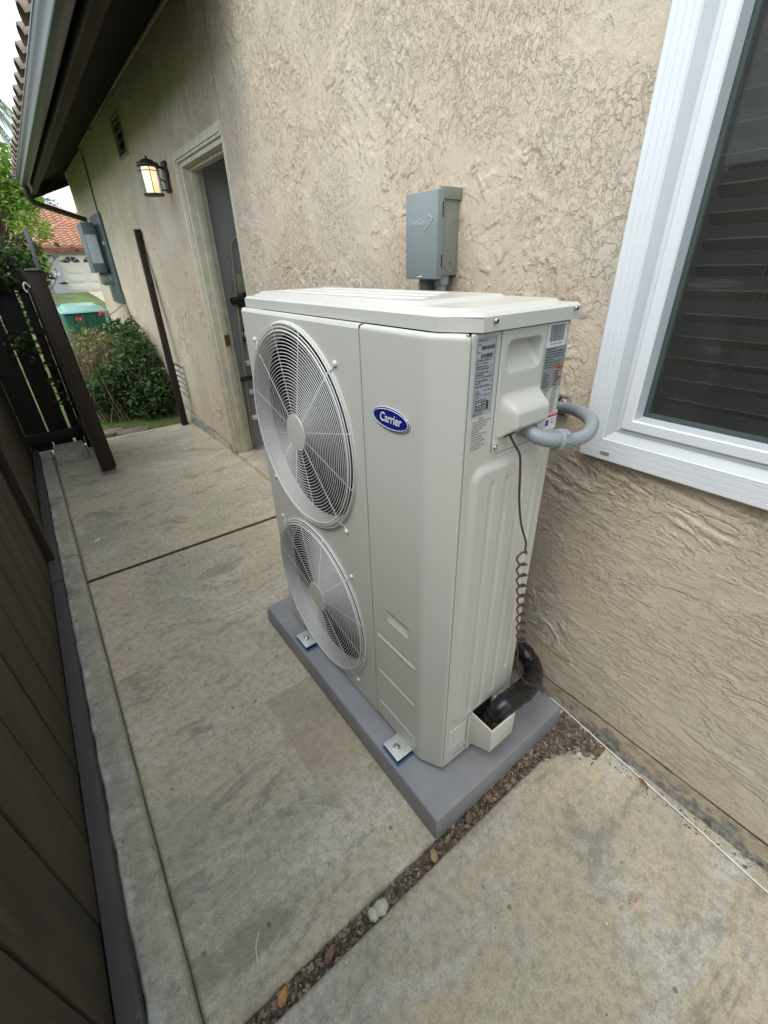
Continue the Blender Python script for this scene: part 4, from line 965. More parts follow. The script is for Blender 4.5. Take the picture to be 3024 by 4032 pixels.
wl_ = ['REFRIGERANT CIRCUIT', 'Carefully check for gas leaks before charging the', 'unit. Evacuate and purge all lines with dry nitrogen', 'DANGER: Do not mix air with refrigerant in lines', 'or the unit may burst', 'WARNING: High pressure inside. Recover all', 'refrigerant before the service of this system', 'Use only approved tools and parts for R410A']
for i, s_ in enumerate(wl_): ln(tx, s_, .2635, 1.3185 - i * .0052, .0038, 'LEFT', .80)
for i, s_ in enumerate(['CAUTION', 'Hot surface may burn', 'Wait before touching', 'ATTENTION', 'Risk of electric shock', 'Disconnect the power', 'before any servicing']): ln(tx, s_, .2650, 1.2710 - i * .0049, .0036, 'LEFT', .70)
for i, s_ in enumerate(['moving fan blades', 'can cause injury', 'keep hands away', '', 'high voltage inside', 'turn power off', 'and lock it out']): ln(tx, s_, .3030, 1.2710 - i * .0049, .0036, 'LEFT', .66)
tx.build('label_print', M_INK, b2)
tx = MB().box(.3010, .3318, -.0011, -.0006, 1.2750, 1.2815).box(.3010, .3318, -.0011, -.0006, 1.2535, 1.2590); tx.build('orange_band', M_ORG, b2)
y_ = -.0013
for zt_ in (1.2782, 1.2562): tx = MB(); ln(tx, 'WARNING', .3175, zt_, .0044, 'CENTER', .9, .02); tx.build('band_print', M_INK, b2)
tx = MB(); y_ = -.0009
for x in (.2700, .3030):
    tx.text('WARNING' if x > .3 else 'ATTENTION', (x + .013, y_, 1.2330), SX, SZ, .0048, .0001, 'CENTER', .02, .8)
    for i in range(12): ln(tx, random.choice(['Risk of injury from', 'improper servicing', 'by unqualified staff', 'and moving parts', 'Fire or explosion', 'can result in harm', 'or property damage']), x, 1.2280 - i * .0041, .0034, 'LEFT', .70)
tx.build('warning_print', M_INKG, ac)
b3 = sticker('energy_sticker', .2960, .3400, 1.1400, 1.1820, M_LBLW)
tx = MB().box(.2975, .3385, -.0011, -.0006, 1.1690, 1.1745); tx.build('red_band', M_RED, b3)
tx = MB(); y_ = -.0010; ln(tx, 'IMPORTANT NOTICE', .2985, 1.1785, .0036); bars(tx, .2990, .3120, 1.1500, 1.1635, 16, 9); ln(tx, '77WH', .3250, 1.1550, .0055, 'CENTER'); ln(tx, 'model 38M', .3250, 1.1620, .0035, 'CENTER'); tx.build('label_print', M_INK, b3)
b4 = sticker('caution_sticker', .2700, .3120, .3450, .4000, M_LBLW, -.0010); tx = MB().box(.2700, .3120, -.0014, -.0009, .388, .400); tx.build('yellow_band', M_YEL, b4)
tx = MB(); y_ = -.0013
ln(tx, 'CAUTION', .2930, .3940, .0060, 'CENTER')
for i, s_ in enumerate(['See the installation manual', 'for maximum charge and', 'piping length. Tighten all', 'flare nuts to torque shown', 'PIPE   LIQUID   GAS', 'SIZE   3/8   3/4']): ln(tx, s_, .2725, .3830 - i * .0062, .0046, 'LEFT', .62)
tx.build('label_print', M_INKG, b4)
# feet with bolts, rubber isolation blocks below
for (y0, y1) in ((.098, .174), (.700, .788)):
    MB().box(-.060, .03, y0, y1, PZ + .0205, PZ + .0255).build('foot', M_ZINC, ac, .002)
    bt = MB(); bt.lathe([(.0125, 0), (.0125, .0015), (.011, .002)], (-.034, (y0 + y1) / 2, PZ + .0255), (0, 0, 1), 20); bt.lathe([(.0075, .002), (.0075, .008), (.005, .0095), (0, .0098)], (-.034, (y0 + y1) / 2, PZ + .0255), (0, 0, 1), 6)
    bt.lathe([(.0018, 0), (.0018, .0002)], (-.05, y0 + .014, PZ + .0256), (0, 0, 1), 8); bt.build('bolt', M_SCREW, ac, smooth=True, ang=30)
    near = y0 < .3
    o = MB().box(-.062, .035, y0 - .003, y1 + .003, PZ + .0005, PZ + .0065).build('isolation_pad', M_BLUE, None, .001)
    tag(o, 'blue and black rubber block under the %s front foot of the unit' % ('nearer' if near else 'farther'), 'rubber pad', 'rubber pads under the unit feet')
    MB().box(-.058, .035, y0, y1, PZ + .0068, PZ + .020).build('rubber_core', M_RUB, o, .002)

# ------------------------------------------------------------------ power whip
wh = empty('power_conduit', (.4, 0, 1.15), 'grey flexible conduit looping from the wall into the unit side', 'conduit')
cp = smoothp([(.56, .16, 1.115), (.52, .105, 1.128), (.48, .045, 1.145), (.437, -.012, 1.154), (.398, -.056, 1.152), (.352, -.075, 1.140), (.305, -.070, 1.136), (.262, -.066, 1.146)])
MB().tube(cp, .0150, 16).build('tube', M_PVC, wh, smooth=True)
el = smoothp([(.214, .004, 1.176), (.209, -.022, 1.166), (.214, -.046, 1.157), (.236, -.064, 1.151), (.262, -.066, 1.146)]); MB().tube(el, .0155, 16).build('elbow', M_PVC, wh, smooth=True)
dn = (Vector(cp[-1]) - Vector(cp[-4])).normalized(); c0 = Vector((.262, -.066, 1.146))
MB().lathe([(.0205, -.014), (.0240, -.011), (.0240, .012), (.019, .014)], c0, dn, 8).build('nut', M_PVC, wh, smooth=True, ang=20)
MB().tube([(.213, -.010, 1.173), (.210, -.017, 1.168)], .0225, 20).build('ring', M_PVC, wh, smooth=True)
cl = MB(); cl.tube([(.60, .140, 1.120), (.572, .128, 1.124)], .012, 8); cl.lathe([(.009, 0), (.009, .006)], (.575, .150, 1.138), (-1, 0, 0), 6); cl.box(.590, .606, .125, .165, 1.085, 1.140)
cl.build('wall_clamp', M_SCREW, wh, .0015)

# ------------------------------------------------------------------ coiled control cable
pts = smoothp([(.158, -.013, 1.170), (.163, -.026, 1.148), (.174, -.034, 1.125), (.181, -.036, 1.08), (.185, -.040, 1.02), (.198, -.045, .955), (.224, -.048, .895), (.222, -.050, .876)])
hel = []; NT = 9.5
for i in range(int(NT * 22) + 1):
    t = i / (NT * 22); a = 2 * PI * NT * t - PI * .2; c_ = Vector((.212 + .066 * t, -.050, .868 - .345 * t)); hel.append(c_ + Vector((.0135 * math.cos(a) * (1 + .08 * math.sin(9 * t)), .0105 * math.sin(a), .002 * math.sin(3 * a))))
tail = smoothp([hel[-1], (.268, -.05, .50), (.272, -.052, .46), (.282, -.058, .41), (.305, -.068, .365), (.335, -.078, .335), (.357, -.080, .322)])
tag(MB().tube(pts + hel + tail, .0026, 8).build('coiled_cable', M_WIRE_BR, None, smooth=True), 'brown cable hanging in a long coil down the side of the unit', 'cable')
# insulated pipe
pp_ = smoothp([(.199, -.045, .268), (.238, -.055, .300), (.318, -.056, .294), (.410, -.034, .262), (.470, .010, .250), (.482, .06, .268), (.482, .12, .258), (.50, .2, .22)], 8)
rr_ = [(.026 + .006 * min(1, i / 8)) + .0012 * math.sin(i * 1.7) for i in range(len(pp_))]
pipe = MB().tube(pp_, rr_, 18).build('refrigerant_pipe', M_TAPE, None, smooth=True); tag(pipe, 'black tape-wrapped pipe bending from the valve cover to the wall', 'insulated pipe')
tp = MB()
for i in range(10, len(pp_) - 3, 6):
    d = (pp_[i + 1] - pp_[i]).normalized(); u, v_ = frame_of(d); u = (u + d * .35)
    tp.tube([pp_[i] + (u * math.cos(2 * PI * q / 24) + v_ * math.sin(2 * PI * q / 24)) * (rr_[i] + .0005) for q in range(24)], .0012, 4, True)
tp.build('tape_edge', simple("tape_edge", (.035, .035, .035), .4), pipe, smooth=True)
MB().tube([(.190, -.040, .215), (.199, -.045, .262)], .0125, 14).build('copper_stub', M_COP, pipe, smooth=True); MB().lathe([(.020, 0), (.020, .022), (.016, .026)], (.188, -.038, .200), (.15, -.08, 1), 6).build('flare_nut', M_BRS, pipe)
MB().tube([(.170, -.030, .22), (.185, -.040, .272)], .012, 12).lathe([(.017, 0), (.017, .012)], (.184, -.040, .262), (.3, -.15, 1), 14).build('valve_cap', M_BLK, pipe, smooth=True)
# white cable on the ground
wc = smoothp([(.594, -.02, .006), (.592, -.065, .007), (.588, -.12, .006), (.575, -.25, .005), (.562, -.40, .0045), (.545, -.58, .0045), (.528, -.735, .0045), (.50, -1.1, .0045), (.48, -1.6, .0045)])
wc = [p + Vector((0, 0, .003)) for p in wc]
tag(MB().tube(wc, .0027, 8).build('white_cable', M_WCAB, None, smooth=True), 'thin white cable lying along the foot of the house wall', 'cable')

# ------------------------------------------------------------------ electric meter cabinet at the far end
mc = empty('electric_meter', (.6, 7, 1.5), 'grey electric meter cabinet with round glass meter at the far wall end', 'electric meter')
MB().box(.385, .535, 7.0, 7.36, 1.47, 2.03).build('cabinet', simple("meter_grey", (.16, .20, .21), .5, .2), mc, .006)
MB().box(.395, .520, 6.996, 6.9995, 1.58, 1.90).build('paper_label', simple("pale_label", (.60, .63, .66), .6), mc)
MB().box(.575, .606, 6.72, 7.5, 1.10, 2.12).box(.535, .58, 7.02, 7.34, 1.5, 2.0).build('back_plate', simple("meter_back", (.075, .095, .10), .5), mc, .004)
MB().box(.55, .58, 6.80, 6.86, 1.78, 1.82).build('cabinet_latch', M_ZINC, mc)
MB().lathe([(.085, 0), (.085, .09), (.06, .13), (0, .135)], (.575, 7.16, 1.40), (-1, 0, 0), 24).build('meter_glass', simple("meter_glass", (.30, .30, .26), .15), mc, smooth=True)
MB().lathe([(.095, 0), (.095, .03)], (.577, 7.16, 1.40), (-1, 0, 0), 24).build('meter_ring', M_ZINC, mc, smooth=True)
# outlet cover low on the wall
tag(MB().box(.560, .604, 6.0, 6.12, .74, .88).build('outlet_cover', M_LBLW, None, .01), 'small white weatherproof cover on the wall above the bush', 'outlet cover')

# ------------------------------------------------------------------ wall post (strike side of the gate)
ps = MB(); ps.hexa([(.455, 4.48, .0), (.520, 4.48, .0), (.520, 4.53, .0), (.455, 4.53, .0)], [(.545, 4.81, 1.825), (.600, 4.81, 1.825), (.600, 4.86, 1.825), (.545, 4.86, 1.825)])
wp = ps.build('gate_post', M_GATE, None, .003); tag(wp, 'slim dark post leaning on the stucco wall left of the door', 'post', 'dark gate posts')
MB().box(.545, .575, 4.70, 4.735, 1.36, 1.42).build('latch', M_BLK, wp)

# ------------------------------------------------------------------ fence on the left
fence = empty('wooden_fence', (-.9, 2, 0), 'dark board fence along the left side of the walkway', 'fence')
FX = -.884; yedges = [-1.9 + .235 * i for i in range(28)]; off = .255 - yedges[9]; yedges = [y + off for y in yedges]
for i in range(len(yedges) - 1):
    y0, y1 = yedges[i] + .007, yedges[i + 1] - .007
    if y0 > 4.45: break
    j = random.uniform(-.002, .002); MB().box(FX - .018 + j, FX + j, y0, min(y1, 4.46), -.03, 1.83 + random.uniform(-.01, .01)).build('board', M_FENCE, fence, .002)
MB().box(FX - .06, FX - .022, -2.3, 4.5, .25, .34).box(FX - .06, FX - .022, -2.3, 4.5, 1.45, 1.54).build('fence_rail', M_FENCE, fence)
MB().box(FX - .04, FX - .034, -2.3, 4.5, .0, 1.8).build('gap_shade_sheet', M_DARK, fence)  # black sheet behind the boards, shade of the gaps put into its colour
for (y0, y1) in ((-2.2, 1.96), (1.965, 4.4)):
    MB().box(FX + .002, -.833, y0, y1, -.04, .070 if y0 < 0 else .075).build('kick_rail', M_FENCE2, fence, .006)
MB().box(FX + .002, -.845, 2.20, 2.29, .078, 1.8).build('batten', M_GATE, fence, .003)

# ------------------------------------------------------------------ fixed panel beside the gate (facing us) with pickets
gpn = empty('fence_panel', (-.65, 4.5, 0), 'dark picket panel with gaps between fence and gate', 'fence panel')
MB().box(-.884, -.42, 4.46, 4.50, 1.37, 1.48).build('rail', M_GATE, gpn, .003); MB().box(-.884, -.44, 4.46, 4.50, .105, .20).build('rail', M_GATE, gpn, .003)
MB().box(-.7, -.62, 4.44, 4.46, 1.55, 1.8).build('rail', M_GATE, gpn, .003)
for (x0, x1, zt_, tl) in ((-.885, -.712, 1.78, 0), (-.700, -.545, 1.82, .0), (-.522, -.455, 1.60, 0)):
    MB().hexa([(x0, 4.505, .02), (x1, 4.505, .02), (x1, 4.525, .02), (x0, 4.525, .02)], [(x0 + tl, 4.505, zt_), (x1 + tl, 4.505, zt_), (x1 + tl, 4.525, zt_), (x0 + tl, 4.525, zt_)]).build('picket', M_GATE, gpn, .002)
hp = MB(); hp.box(-.452, -.405, 4.40, 4.50, -.02, 1.44); o = hp.build('hinge_post', M_GATE, None, .003); tag(o, 'thin dark post standing behind the open gate at the end of the curb', 'post', 'dark gate posts')
# open gate leaf, seen edge on
gl_ = empty('gate', (-.40, 3.6, 0), 'tall dark wooden gate swung open toward the viewer', 'gate')
def leaf_pt(t, z): return None
d_ = Vector((-.452 + .395, 4.42 - 3.62, 0)); 
MB().hexa([(-.432, 3.53, .035), (-.336, 3.53, .035), (-.336, 3.575, .035), (-.432, 3.575, .035)], [(-.444, 3.60, 1.50), (-.362, 3.60, 1.50), (-.362, 3.645, 1.50), (-.444, 3.645, 1.50)]).build('stile', M_GATE, gl_, .004)
MB().hexa([(-.441, 3.52, .040), (-.433, 3.52, .040), (-.433, 3.575, .040), (-.441, 3.575, .040)], [(-.452, 3.60, 1.49), (-.4455, 3.60, 1.49), (-.4455, 3.64, 1.49), (-.452, 3.64, 1.49)]).build('worn_edge', M_GATEE, gl_)
MB().hexa([(-.340, 3.58, .04), (-.322, 3.58, .04), (-.40, 4.38, .04), (-.42, 4.38, .04)], [(-.368, 3.60, 1.49), (-.350, 3.60, 1.49), (-.40, 4.38, 1.49), (-.42, 4.38, 1.49)]).build('leaf_boards', M_GATE, gl_, .002)
MB().hexa([(-.378, 3.585, 1.50), (-.356, 3.585, 1.50), (-.356, 3.62, 1.50), (-.378, 3.62, 1.50)], [(-.372, 3.60, 1.745), (-.350, 3.60, 1.745), (-.350, 3.63, 1.745), (-.372, 3.63, 1.745)]).build('upright', simple("grey_weathered", (.17, .17, .18), .7), gl_, .002)
for zz in (.22, 1.42): MB().hexa([(-.43, 3.66, zz), (-.36, 3.66, zz), (-.42, 4.36, zz), (-.46, 4.36, zz)], [(-.43, 3.66, zz + .09), (-.36, 3.66, zz + .09), (-.42, 4.36, zz + .09), (-.46, 4.36, zz + .09)]).build('gate_rail', M_GATE, gl_, .003)
MB().box(-.446, -.354, 3.588, 3.652, 1.500, 1.512).build('weathered_cap', simple("weathered_grey", (.22, .21, .20), .9, 0, .3, 40), gl_, .003)
MB().tube(smoothp([(-.452, 3.60, 1.40), (-.475, 3.59, 1.43), (-.49, 3.60, 1.40), (-.48, 3.60, 1.37)]), .005, 6).build('rope_loop', M_WHITE, gl_, smooth=True)

# ------------------------------------------------------------------ wheeled bin
wb = empty('wheeled_bin', (.09, 6.9, 0), 'green wheeled rubbish bin with lid coloured pale for glare behind the bush', 'wheelie bin')
gz0 = -.03
MB().hexa([(-.10, 6.68, gz0), (.27, 6.68, gz0), (.27, 7.1, gz0), (-.10, 7.1, gz0)], [(-.155, 6.60, 1.03), (.315, 6.60, 1.03), (.315, 7.28, 1.03), (-.155, 7.28, 1.03)]).build('bin_body', M_BIN, wb, .02)
MB().hexa([(-.175, 6.57, 1.035), (.335, 6.57, 1.035), (.335, 7.30, 1.035), (-.175, 7.30, 1.035)], [(-.165, 6.59, 1.065), (.325, 6.59, 1.065), (.325, 7.30, 1.085), (-.165, 7.30, 1.085)]).hexa([(-.13, 6.65, 1.06), (.29, 6.65, 1.06), (.29, 7.25, 1.08), (-.13, 7.25, 1.08)], [(-.10, 6.72, 1.11), (.26, 6.72, 1.11), (.26, 7.2, 1.125), (-.10, 7.2, 1.125)]).build('bin_lid', M_BINL, wb, .012)
MB().hexa([(.27, 6.60, .62), (.33, 6.62, .62), (.33, 6.70, .62), (.27, 6.70, .62)], [(.305, 6.575, 1.04), (.36, 6.60, 1.04), (.36, 6.75, 1.04), (.305, 6.75, 1.04)]).build('corner_rib', M_BINL, wb, .012)
for k_ in range(2): MB().tube([(-.10 + k_ * .35, 7.12, .08), (-.06 + k_ * .35, 7.12, .08)], .1, 16).build('wheel', M_BLK, wb, smooth=True, ang=40)
for x in (-.08, .04, .16): MB().hexa([(x, 6.655, .3), (x + .03, 6.655, .3), (x + .03, 6.70, .3), (x, 6.70, .3)], [(x, 6.588, 1.02), (x + .03, 6.588, 1.02), (x + .03, 6.65, 1.02), (x, 6.65, 1.02)]).build('bin_rib', M_BIN, wb, .004)

# ------------------------------------------------------------------ foliage helpers
def leafcloud(mb_, centers, L, W, up=.4, curl=.15):
    n_ = len(centers)
    for i in range(n_):
        c_ = Vector(centers[i]); l = L * random.uniform(.6, 1.25); wd = W * random.uniform(.7, 1.2)
        d = Vector((random.gauss(0, 1), random.gauss(0, 1), random.gauss(0, .6))).normalized(); nn_ = Vector((random.gauss(0, .6), random.gauss(0, .6), random.uniform(up, 1.2)))
        s_ = d.cross(nn_).normalized(); nn_ = s_.cross(d)
        mb_.add([c_, c_ + d * l * .35 + s_ * wd * .5 + nn_ * curl * wd, c_ + d * l * .75 + s_ * wd * .35, c_ + d * l - nn_ * curl * l, c_ + d * l * .75 - s_ * wd * .35, c_ + d * l * .35 - s_ * wd * .5 + nn_ * curl * wd],
                [(0, 1, 2, 3), (0, 3, 4, 5)])
def blob(n_, c_, r_, shell_=.6):
    out = []
    while len(out) < n_:
        p = rng.normal(size=3); p /= np.linalg.norm(p); q = rng.random() ** (1 / 3) if rng.random() > shell_ else .8 + .25 * rng.random(); out.append((c_[0] + p[0] * r_[0] * q, c_[1] + p[1] * r_[1] * q, c_[2] + p[2] * r_[2] * q))
    return out
# dark leafy bush against the wall
bs = empty('leafy_bush', (.2, 5.5, 0), 'dense dark green bush against the foot of the wall', 'bush')
mb = MB(); P_ = []
for (c_, r_, k_) in (((.36, 5.55, .55), (.22, .35, .32), 1100), ((.18, 5.55, .35), (.38, .34, .26), 1600), ((.34, 5.25, .22), (.28, .26, .20), 1100), ((.0, 5.45, .22), (.30, .24, .20), 900), ((.42, 5.9, .72), (.16, .25, .22), 500), ((.10, 5.3, .48), (.12, .10, .09), 130), ((.46, 5.2, .40), (.10, .10, .10), 130), ((-.12, 5.25, .36), (.12, .1, .1), 120), ((.26, 5.6, .92), (.10, .1, .09), 110), ((.30, 5.15, .06), (.2, .12, .06), 180), ((-.22, 5.5, .22), (.22, .22, .18), 500)):
    P_ += [p for p in blob(k_, c_, r_) if p[2] > -.02 and p[0] < .585 and p[1] > 5.02]
leafcloud(mb, P_, .068, .031); mb.build('leaves', M_LF, bs, fix=False)
tw = MB()
for i in range(70):
    x = random.uniform(-.2, .5); y = random.uniform(5.2, 5.8); tw.tube([(x, y, -.03), (x + random.uniform(-.1, .1), y + random.uniform(-.1, .1), .25), (x + random.uniform(-.2, .1), y + random.uniform(-.15, .1), random.uniform(.4, .75))], [.006, .004, .002], 4)
tw.build('stems', M_TWIG, bs, fix=False)
# sparse twiggy geranium with red flowers
ge = empty('geranium_shrub', (-.05, 6.0, 0), 'sparse twiggy shrub with yellowish leaves and red flowers', 'shrub')
tw = MB(); tips = []
for i in range(260):
    x = random.uniform(-.28, .35); y = random.uniform(5.8, 6.35); h = random.uniform(.5, .93); a = random.uniform(-.16, .16); b_ = random.uniform(-.14, .14)
    p1 = (x, y, -.03); p2 = (x + a * .6, y + b_ * .5, h * .5); p3 = (x + a * 1.2, y + b_, h); tw.tube([p1, p2, p3], [.006, .0045, .002], 4); tips.append(p3)
    for q in range(2):
        t = random.uniform(.4, .9); bx_ = [p2[k_] + (p3[k_] - p2[k_]) * t for k_ in range(3)]; tw.tube([bx_, (bx_[0] + random.uniform(-.1, .1), bx_[1] + random.uniform(-.08, .08), bx_[2] + random.uniform(.0, .12))], [.003, .0015], 3)
tw.build('stems', M_TWIG, ge, fix=False)
mb = MB(); cs_ = []
for t in tips:
    for q in range(random.randint(1, 4)): cs_.append((t[0] + random.gauss(0, .035), t[1] + random.gauss(0, .035), t[2] - random.random() ** 2 * .35))
leafcloud(mb, cs_, .045, .04); mb.build('leaves', M_LF2, ge, fix=False)
mb = MB(); leafcloud(mb, blob(420, (.0, 6.05, .38), (.36, .3, .3), .2), .04, .03); mb.build('dry_leaves', M_DRY, ge, fix=False)
mb = MB()
for (x, y, z) in ((.23, 6.2, 1.045), (-.03, 6.2, 1.0)):
    for q in range(26): leafcloud(mb, [(x + random.gauss(0, .016), y + random.gauss(0, .016), z + random.gauss(0, .013))], .022, .02)
    tw2 = MB().tube([(x - .01, y, .7), (x, y, z)], .003, 4).build('flower_stem', M_LF, ge)
mb.build('flowers', M_FLOW, ge, fix=False)
# vine climbing from the bush
vn_ = empty('wall_vine', (.57, 6.3, 0), 'small vine climbing the wall below the meter', 'vine')
MB().tube(smoothp([(.585, 6.35, .62), (.575, 6.45, .82), (.57, 6.62, .98), (.55, 6.7, 1.08), (.42, 6.62, 1.02), (.30, 6.5, .98)]), .006, 5).build('stems', M_TWIG, vn_)
mb = MB(); leafcloud(mb, [(.57 - random.random() * .05, 6.3 + random.random() * .3, .6 + random.random() * .35) for q in range(110)], .05, .035); mb.build('leaves', M_LF, vn_, fix=False)
# creeper over the picket panel
cv_ = empty('creeper', (-.6, 4.5, 1.4), 'leafy creeper growing over and through the picket panel', 'creeper')
mb = MB(); P_ = blob(150, (-.62, 4.44, 1.60), (.14, .06, .13), .3) + blob(90, (-.64, 4.42, 1.43), (.12, .05, .06), .3) + blob(230, (-.38, 4.62, 1.62), (.12, .1, .16), .3) + blob(150, (-.36, 4.50, 1.47), (.08, .08, .10), .3) + blob(110, (-.50, 4.56, 1.1), (.05, .05, .28), .3) + blob(60, (-.66, 4.40, .95), (.09, .04, .12), .3) + blob(60, (-.5, 4.5, .6), (.08, .06, .25), .3)
leafcloud(mb, P_, .058, .036); 
P_ = [(-.24, 4.45, 1.60), (-.20, 4.46, 1.62), (-.12, 4.46, 1.665), (-.17, 4.45, 1.57), (-.27, 4.45, 1.48), (-.22, 4.45, 1.40), (-.02, 4.45, 1.66)]
leafcloud(mb, P_ * 2, .06, .035); mb.build('leaves', M_LF, cv_, fix=False)
tw = MB(); tw.tube(smoothp([(-.42, 4.45, 1.30), (-.34, 4.45, 1.38), (-.26, 4.45, 1.50), (-.2, 4.45, 1.58), (-.1, 4.45, 1.65)]), .0035, 5); tw.tube(smoothp([(-.36, 4.44, 1.32), (-.28, 4.44, 1.38), (-.22, 4.44, 1.46), (-.215, 4.44, 1.52)]), .0035, 5)
tw.tube(smoothp([(-.7, 4.40, 1.62), (-.6, 4.40, 1.52), (-.52, 4.40, 1.45), (-.48, 4.42, 1.40)]), .004, 5); tw.build('stems', M_TWIG, cv_)
mb = MB(); leafcloud(mb, [(-.60 + random.gauss(0, .01), 4.38, 1.66 + random.gauss(0, .012)) for q in range(24)], .02, .018); mb.build('flowers', M_FLOW, cv_, fix=False)
# grass
mb = MB()
for i in range(5200):
    x = random.uniform(-.5, .58); y = 4.61 + 1.1 * random.random() ** 1.3
    if fbm(np.array([x * 5.]), np.array([y * 5.]), 70)[0] < .43 and random.random() < .85: continue
    if any(((x - cx) / rx) ** 2 + ((y - cy) / ry) ** 2 < .9 for cx, cy, rx, ry in ((-.19, 4.86, .13, .10), (.015, 4.72, .16, .115))): continue
    h = random.uniform(.012, .045); a = random.uniform(0, 2 * PI); dx_, dy_ = math.cos(a), math.sin(a); l = random.uniform(-.02, .02)
    mb.add([(x - dx_ * .002, y - dy_ * .002, -.04), (x + dx_ * .002, y + dy_ * .002, -.04), (x + dy_ * l, y - dx_ * l, -.035 + h)], [(0, 1, 2)])
tag(mb.build('grass', M_GRASS, None, fix=False), 'short green grass between the slab and the bush', 'grass', None, 'stuff')
# leaf litter in the trench and scattered crumbs
mb = MB()
def chips(mb_, n_, fx_, fy_, fz, s0, s1, up=.9):
    for i in range(n_):
        x = fx_(); y = fy_(x); s_ = random.uniform(s0, s1); a = random.uniform(0, PI); t = Vector((math.cos(a), math.sin(a), random.uniform(-.35, .35))) * s_; q = Vector((-math.sin(a), math.cos(a), random.uniform(-.5, .5))) * s_ * random.uniform(.2, .7)
        c_ = Vector((x, y, fz(x, y))); k_ = Vector((0, 0, s_ * random.uniform(0, .5)))
        mb_.add([c_ - t, c_ - q + k_, c_ + t, c_ + q + k_], [(0, 1, 2), (0, 2, 3)])
chips(mb, 1900, lambda: random.uniform(-.75, .5), lambda x: random.uniform(-.141, -.104), lambda x, y: -.020 + random.uniform(0, .012) + .012 * max(0, (x - .1)), .003, .011)
chips(mb, 1500, lambda: .28 + .32 * random.random(), lambda x: -.10 - random.random() ** 1.3 * (.045 + max(0, x - .36) * .5), lambda x, y: -.004 + random.uniform(0, .012), .003, .010)
tag(mb.build('leaf_litter', M_LIT, None, fix=False), 'brown shredded leaf litter filling the gap between slabs', 'leaf litter', None, 'stuff')
mb = MB(); chips(mb, 60, lambda: random.uniform(-.7, .55), lambda x: random.choice([random.uniform(-.8, -.2), random.uniform(-.05, 2.8)]), lambda x, y: .0015, .0015, .004)
chips(mb, 200, lambda: random.uniform(.53, .58), lambda x: random.uniform(-.8, -.2), lambda x, y: .004, .0015, .005); chips(mb, 60, lambda: random.uniform(-.745, -.72), lambda x: random.uniform(-.1, 2.2), lambda x, y: .0025, .001, .004)
tag(mb.build('scattered_crumbs', M_LIT, None, fix=False), 'tiny crumbs of dirt scattered over the concrete', 'debris', None, 'stuff')
mb = MB(); chips(mb, 26, lambda: random.uniform(-.6, .5), lambda x: random.choice([random.uniform(-.16, -.10), random.uniform(-.7, .1)]), lambda x, y: .003 if y < -.15 or y > -.09 else -.008, .0015, .004)
chips(mb, 14, lambda: random.uniform(.53, .57), lambda x: random.uniform(-.75, -.3), lambda x, y: .005, .002, .005)
tag(mb.build('pale_crumbs', M_WHITE, None, fix=False), 'tiny white paint chips scattered on the concrete', 'debris', None, 'stuff')
def bigleaf(x, y, z, L, W, a, m, lab, tilt=.25):
    d = Vector((math.cos(a), math.sin(a), tilt)); s_ = Vector((-math.sin(a), math.cos(a), .1)); mb_ = MB(); N_ = 7; vs_ = []
    for i in range(N_ + 1):
        t = i / N_; wv_ = W * math.sin(PI * min(.98, .06 + t * .94)) ** .8 * (1 + .15 * math.sin(9 * t)); c_ = Vector((x, y, z)) + d * (L * (t - .5)) + Vector((0, 0, .006 * math.sin(PI * t)))
        for q in (-1, 0, 1): vs_.append(c_ + s_ * wv_ * q * .5 + Vector((0, 0, .005 if q else .0)))
    mb_.add(vs_, [(i * 3 + j, i * 3 + j + 1, i * 3 + j + 4, i * 3 + j + 3) for i in range(N_) for j in range(2)])
    o = mb_.build('fallen_leaf', m, None, smooth=True, ang=60, fix=False); tag(o, lab, 'leaf', 'fallen leaves'); return o
ML1 = simple("leaf_orange", (.42, .24, .07), .7, 0, .3, 60, .4, 100); ML2 = simple("leaf_tan", (.36, .27, .14), .7, 0, .3, 60, .4, 100); ML3 = simple("leaf_brown", (.20, .12, .085), .75, 0, .3, 60, .4, 100); ML4 = simple("leaf_olive", (.26, .20, .09), .7, 0, .3, 60)
bigleaf(-.575, -.118, -.006, .034, .022, .6, ML1, 'orange dead leaf in the gap at the bottom edge of the photo')
bigleaf(-.108, -.126, -.004, .030, .022, 1.0, ML2, 'pale tan dead leaf in the gap left of the pad corner')
bigleaf(-.045, -.122, -.006, .030, .014, .2, ML4, 'olive dead leaf in the gap right under the pad corner')
bigleaf(.045, -.120, -.002, .034, .020, .5, ML3, 'brown curled leaf in the gap beside the pad edge')
bigleaf(.130, -.122, -.001, .030, .022, 2.0, ML3, 'reddish brown leaf in the gap halfway along the pad edge')
bigleaf(-.45, -.122, -.006, .040, .020, .3, ML3, 'brown leaf in the gap left of the white stone')
bigleaf(.548, -.395, .012, .034, .010, 1.4, simple("leaf_rust", (.28, .10, .04), .7), 'rust coloured leaf caught under the white cable at the wall')
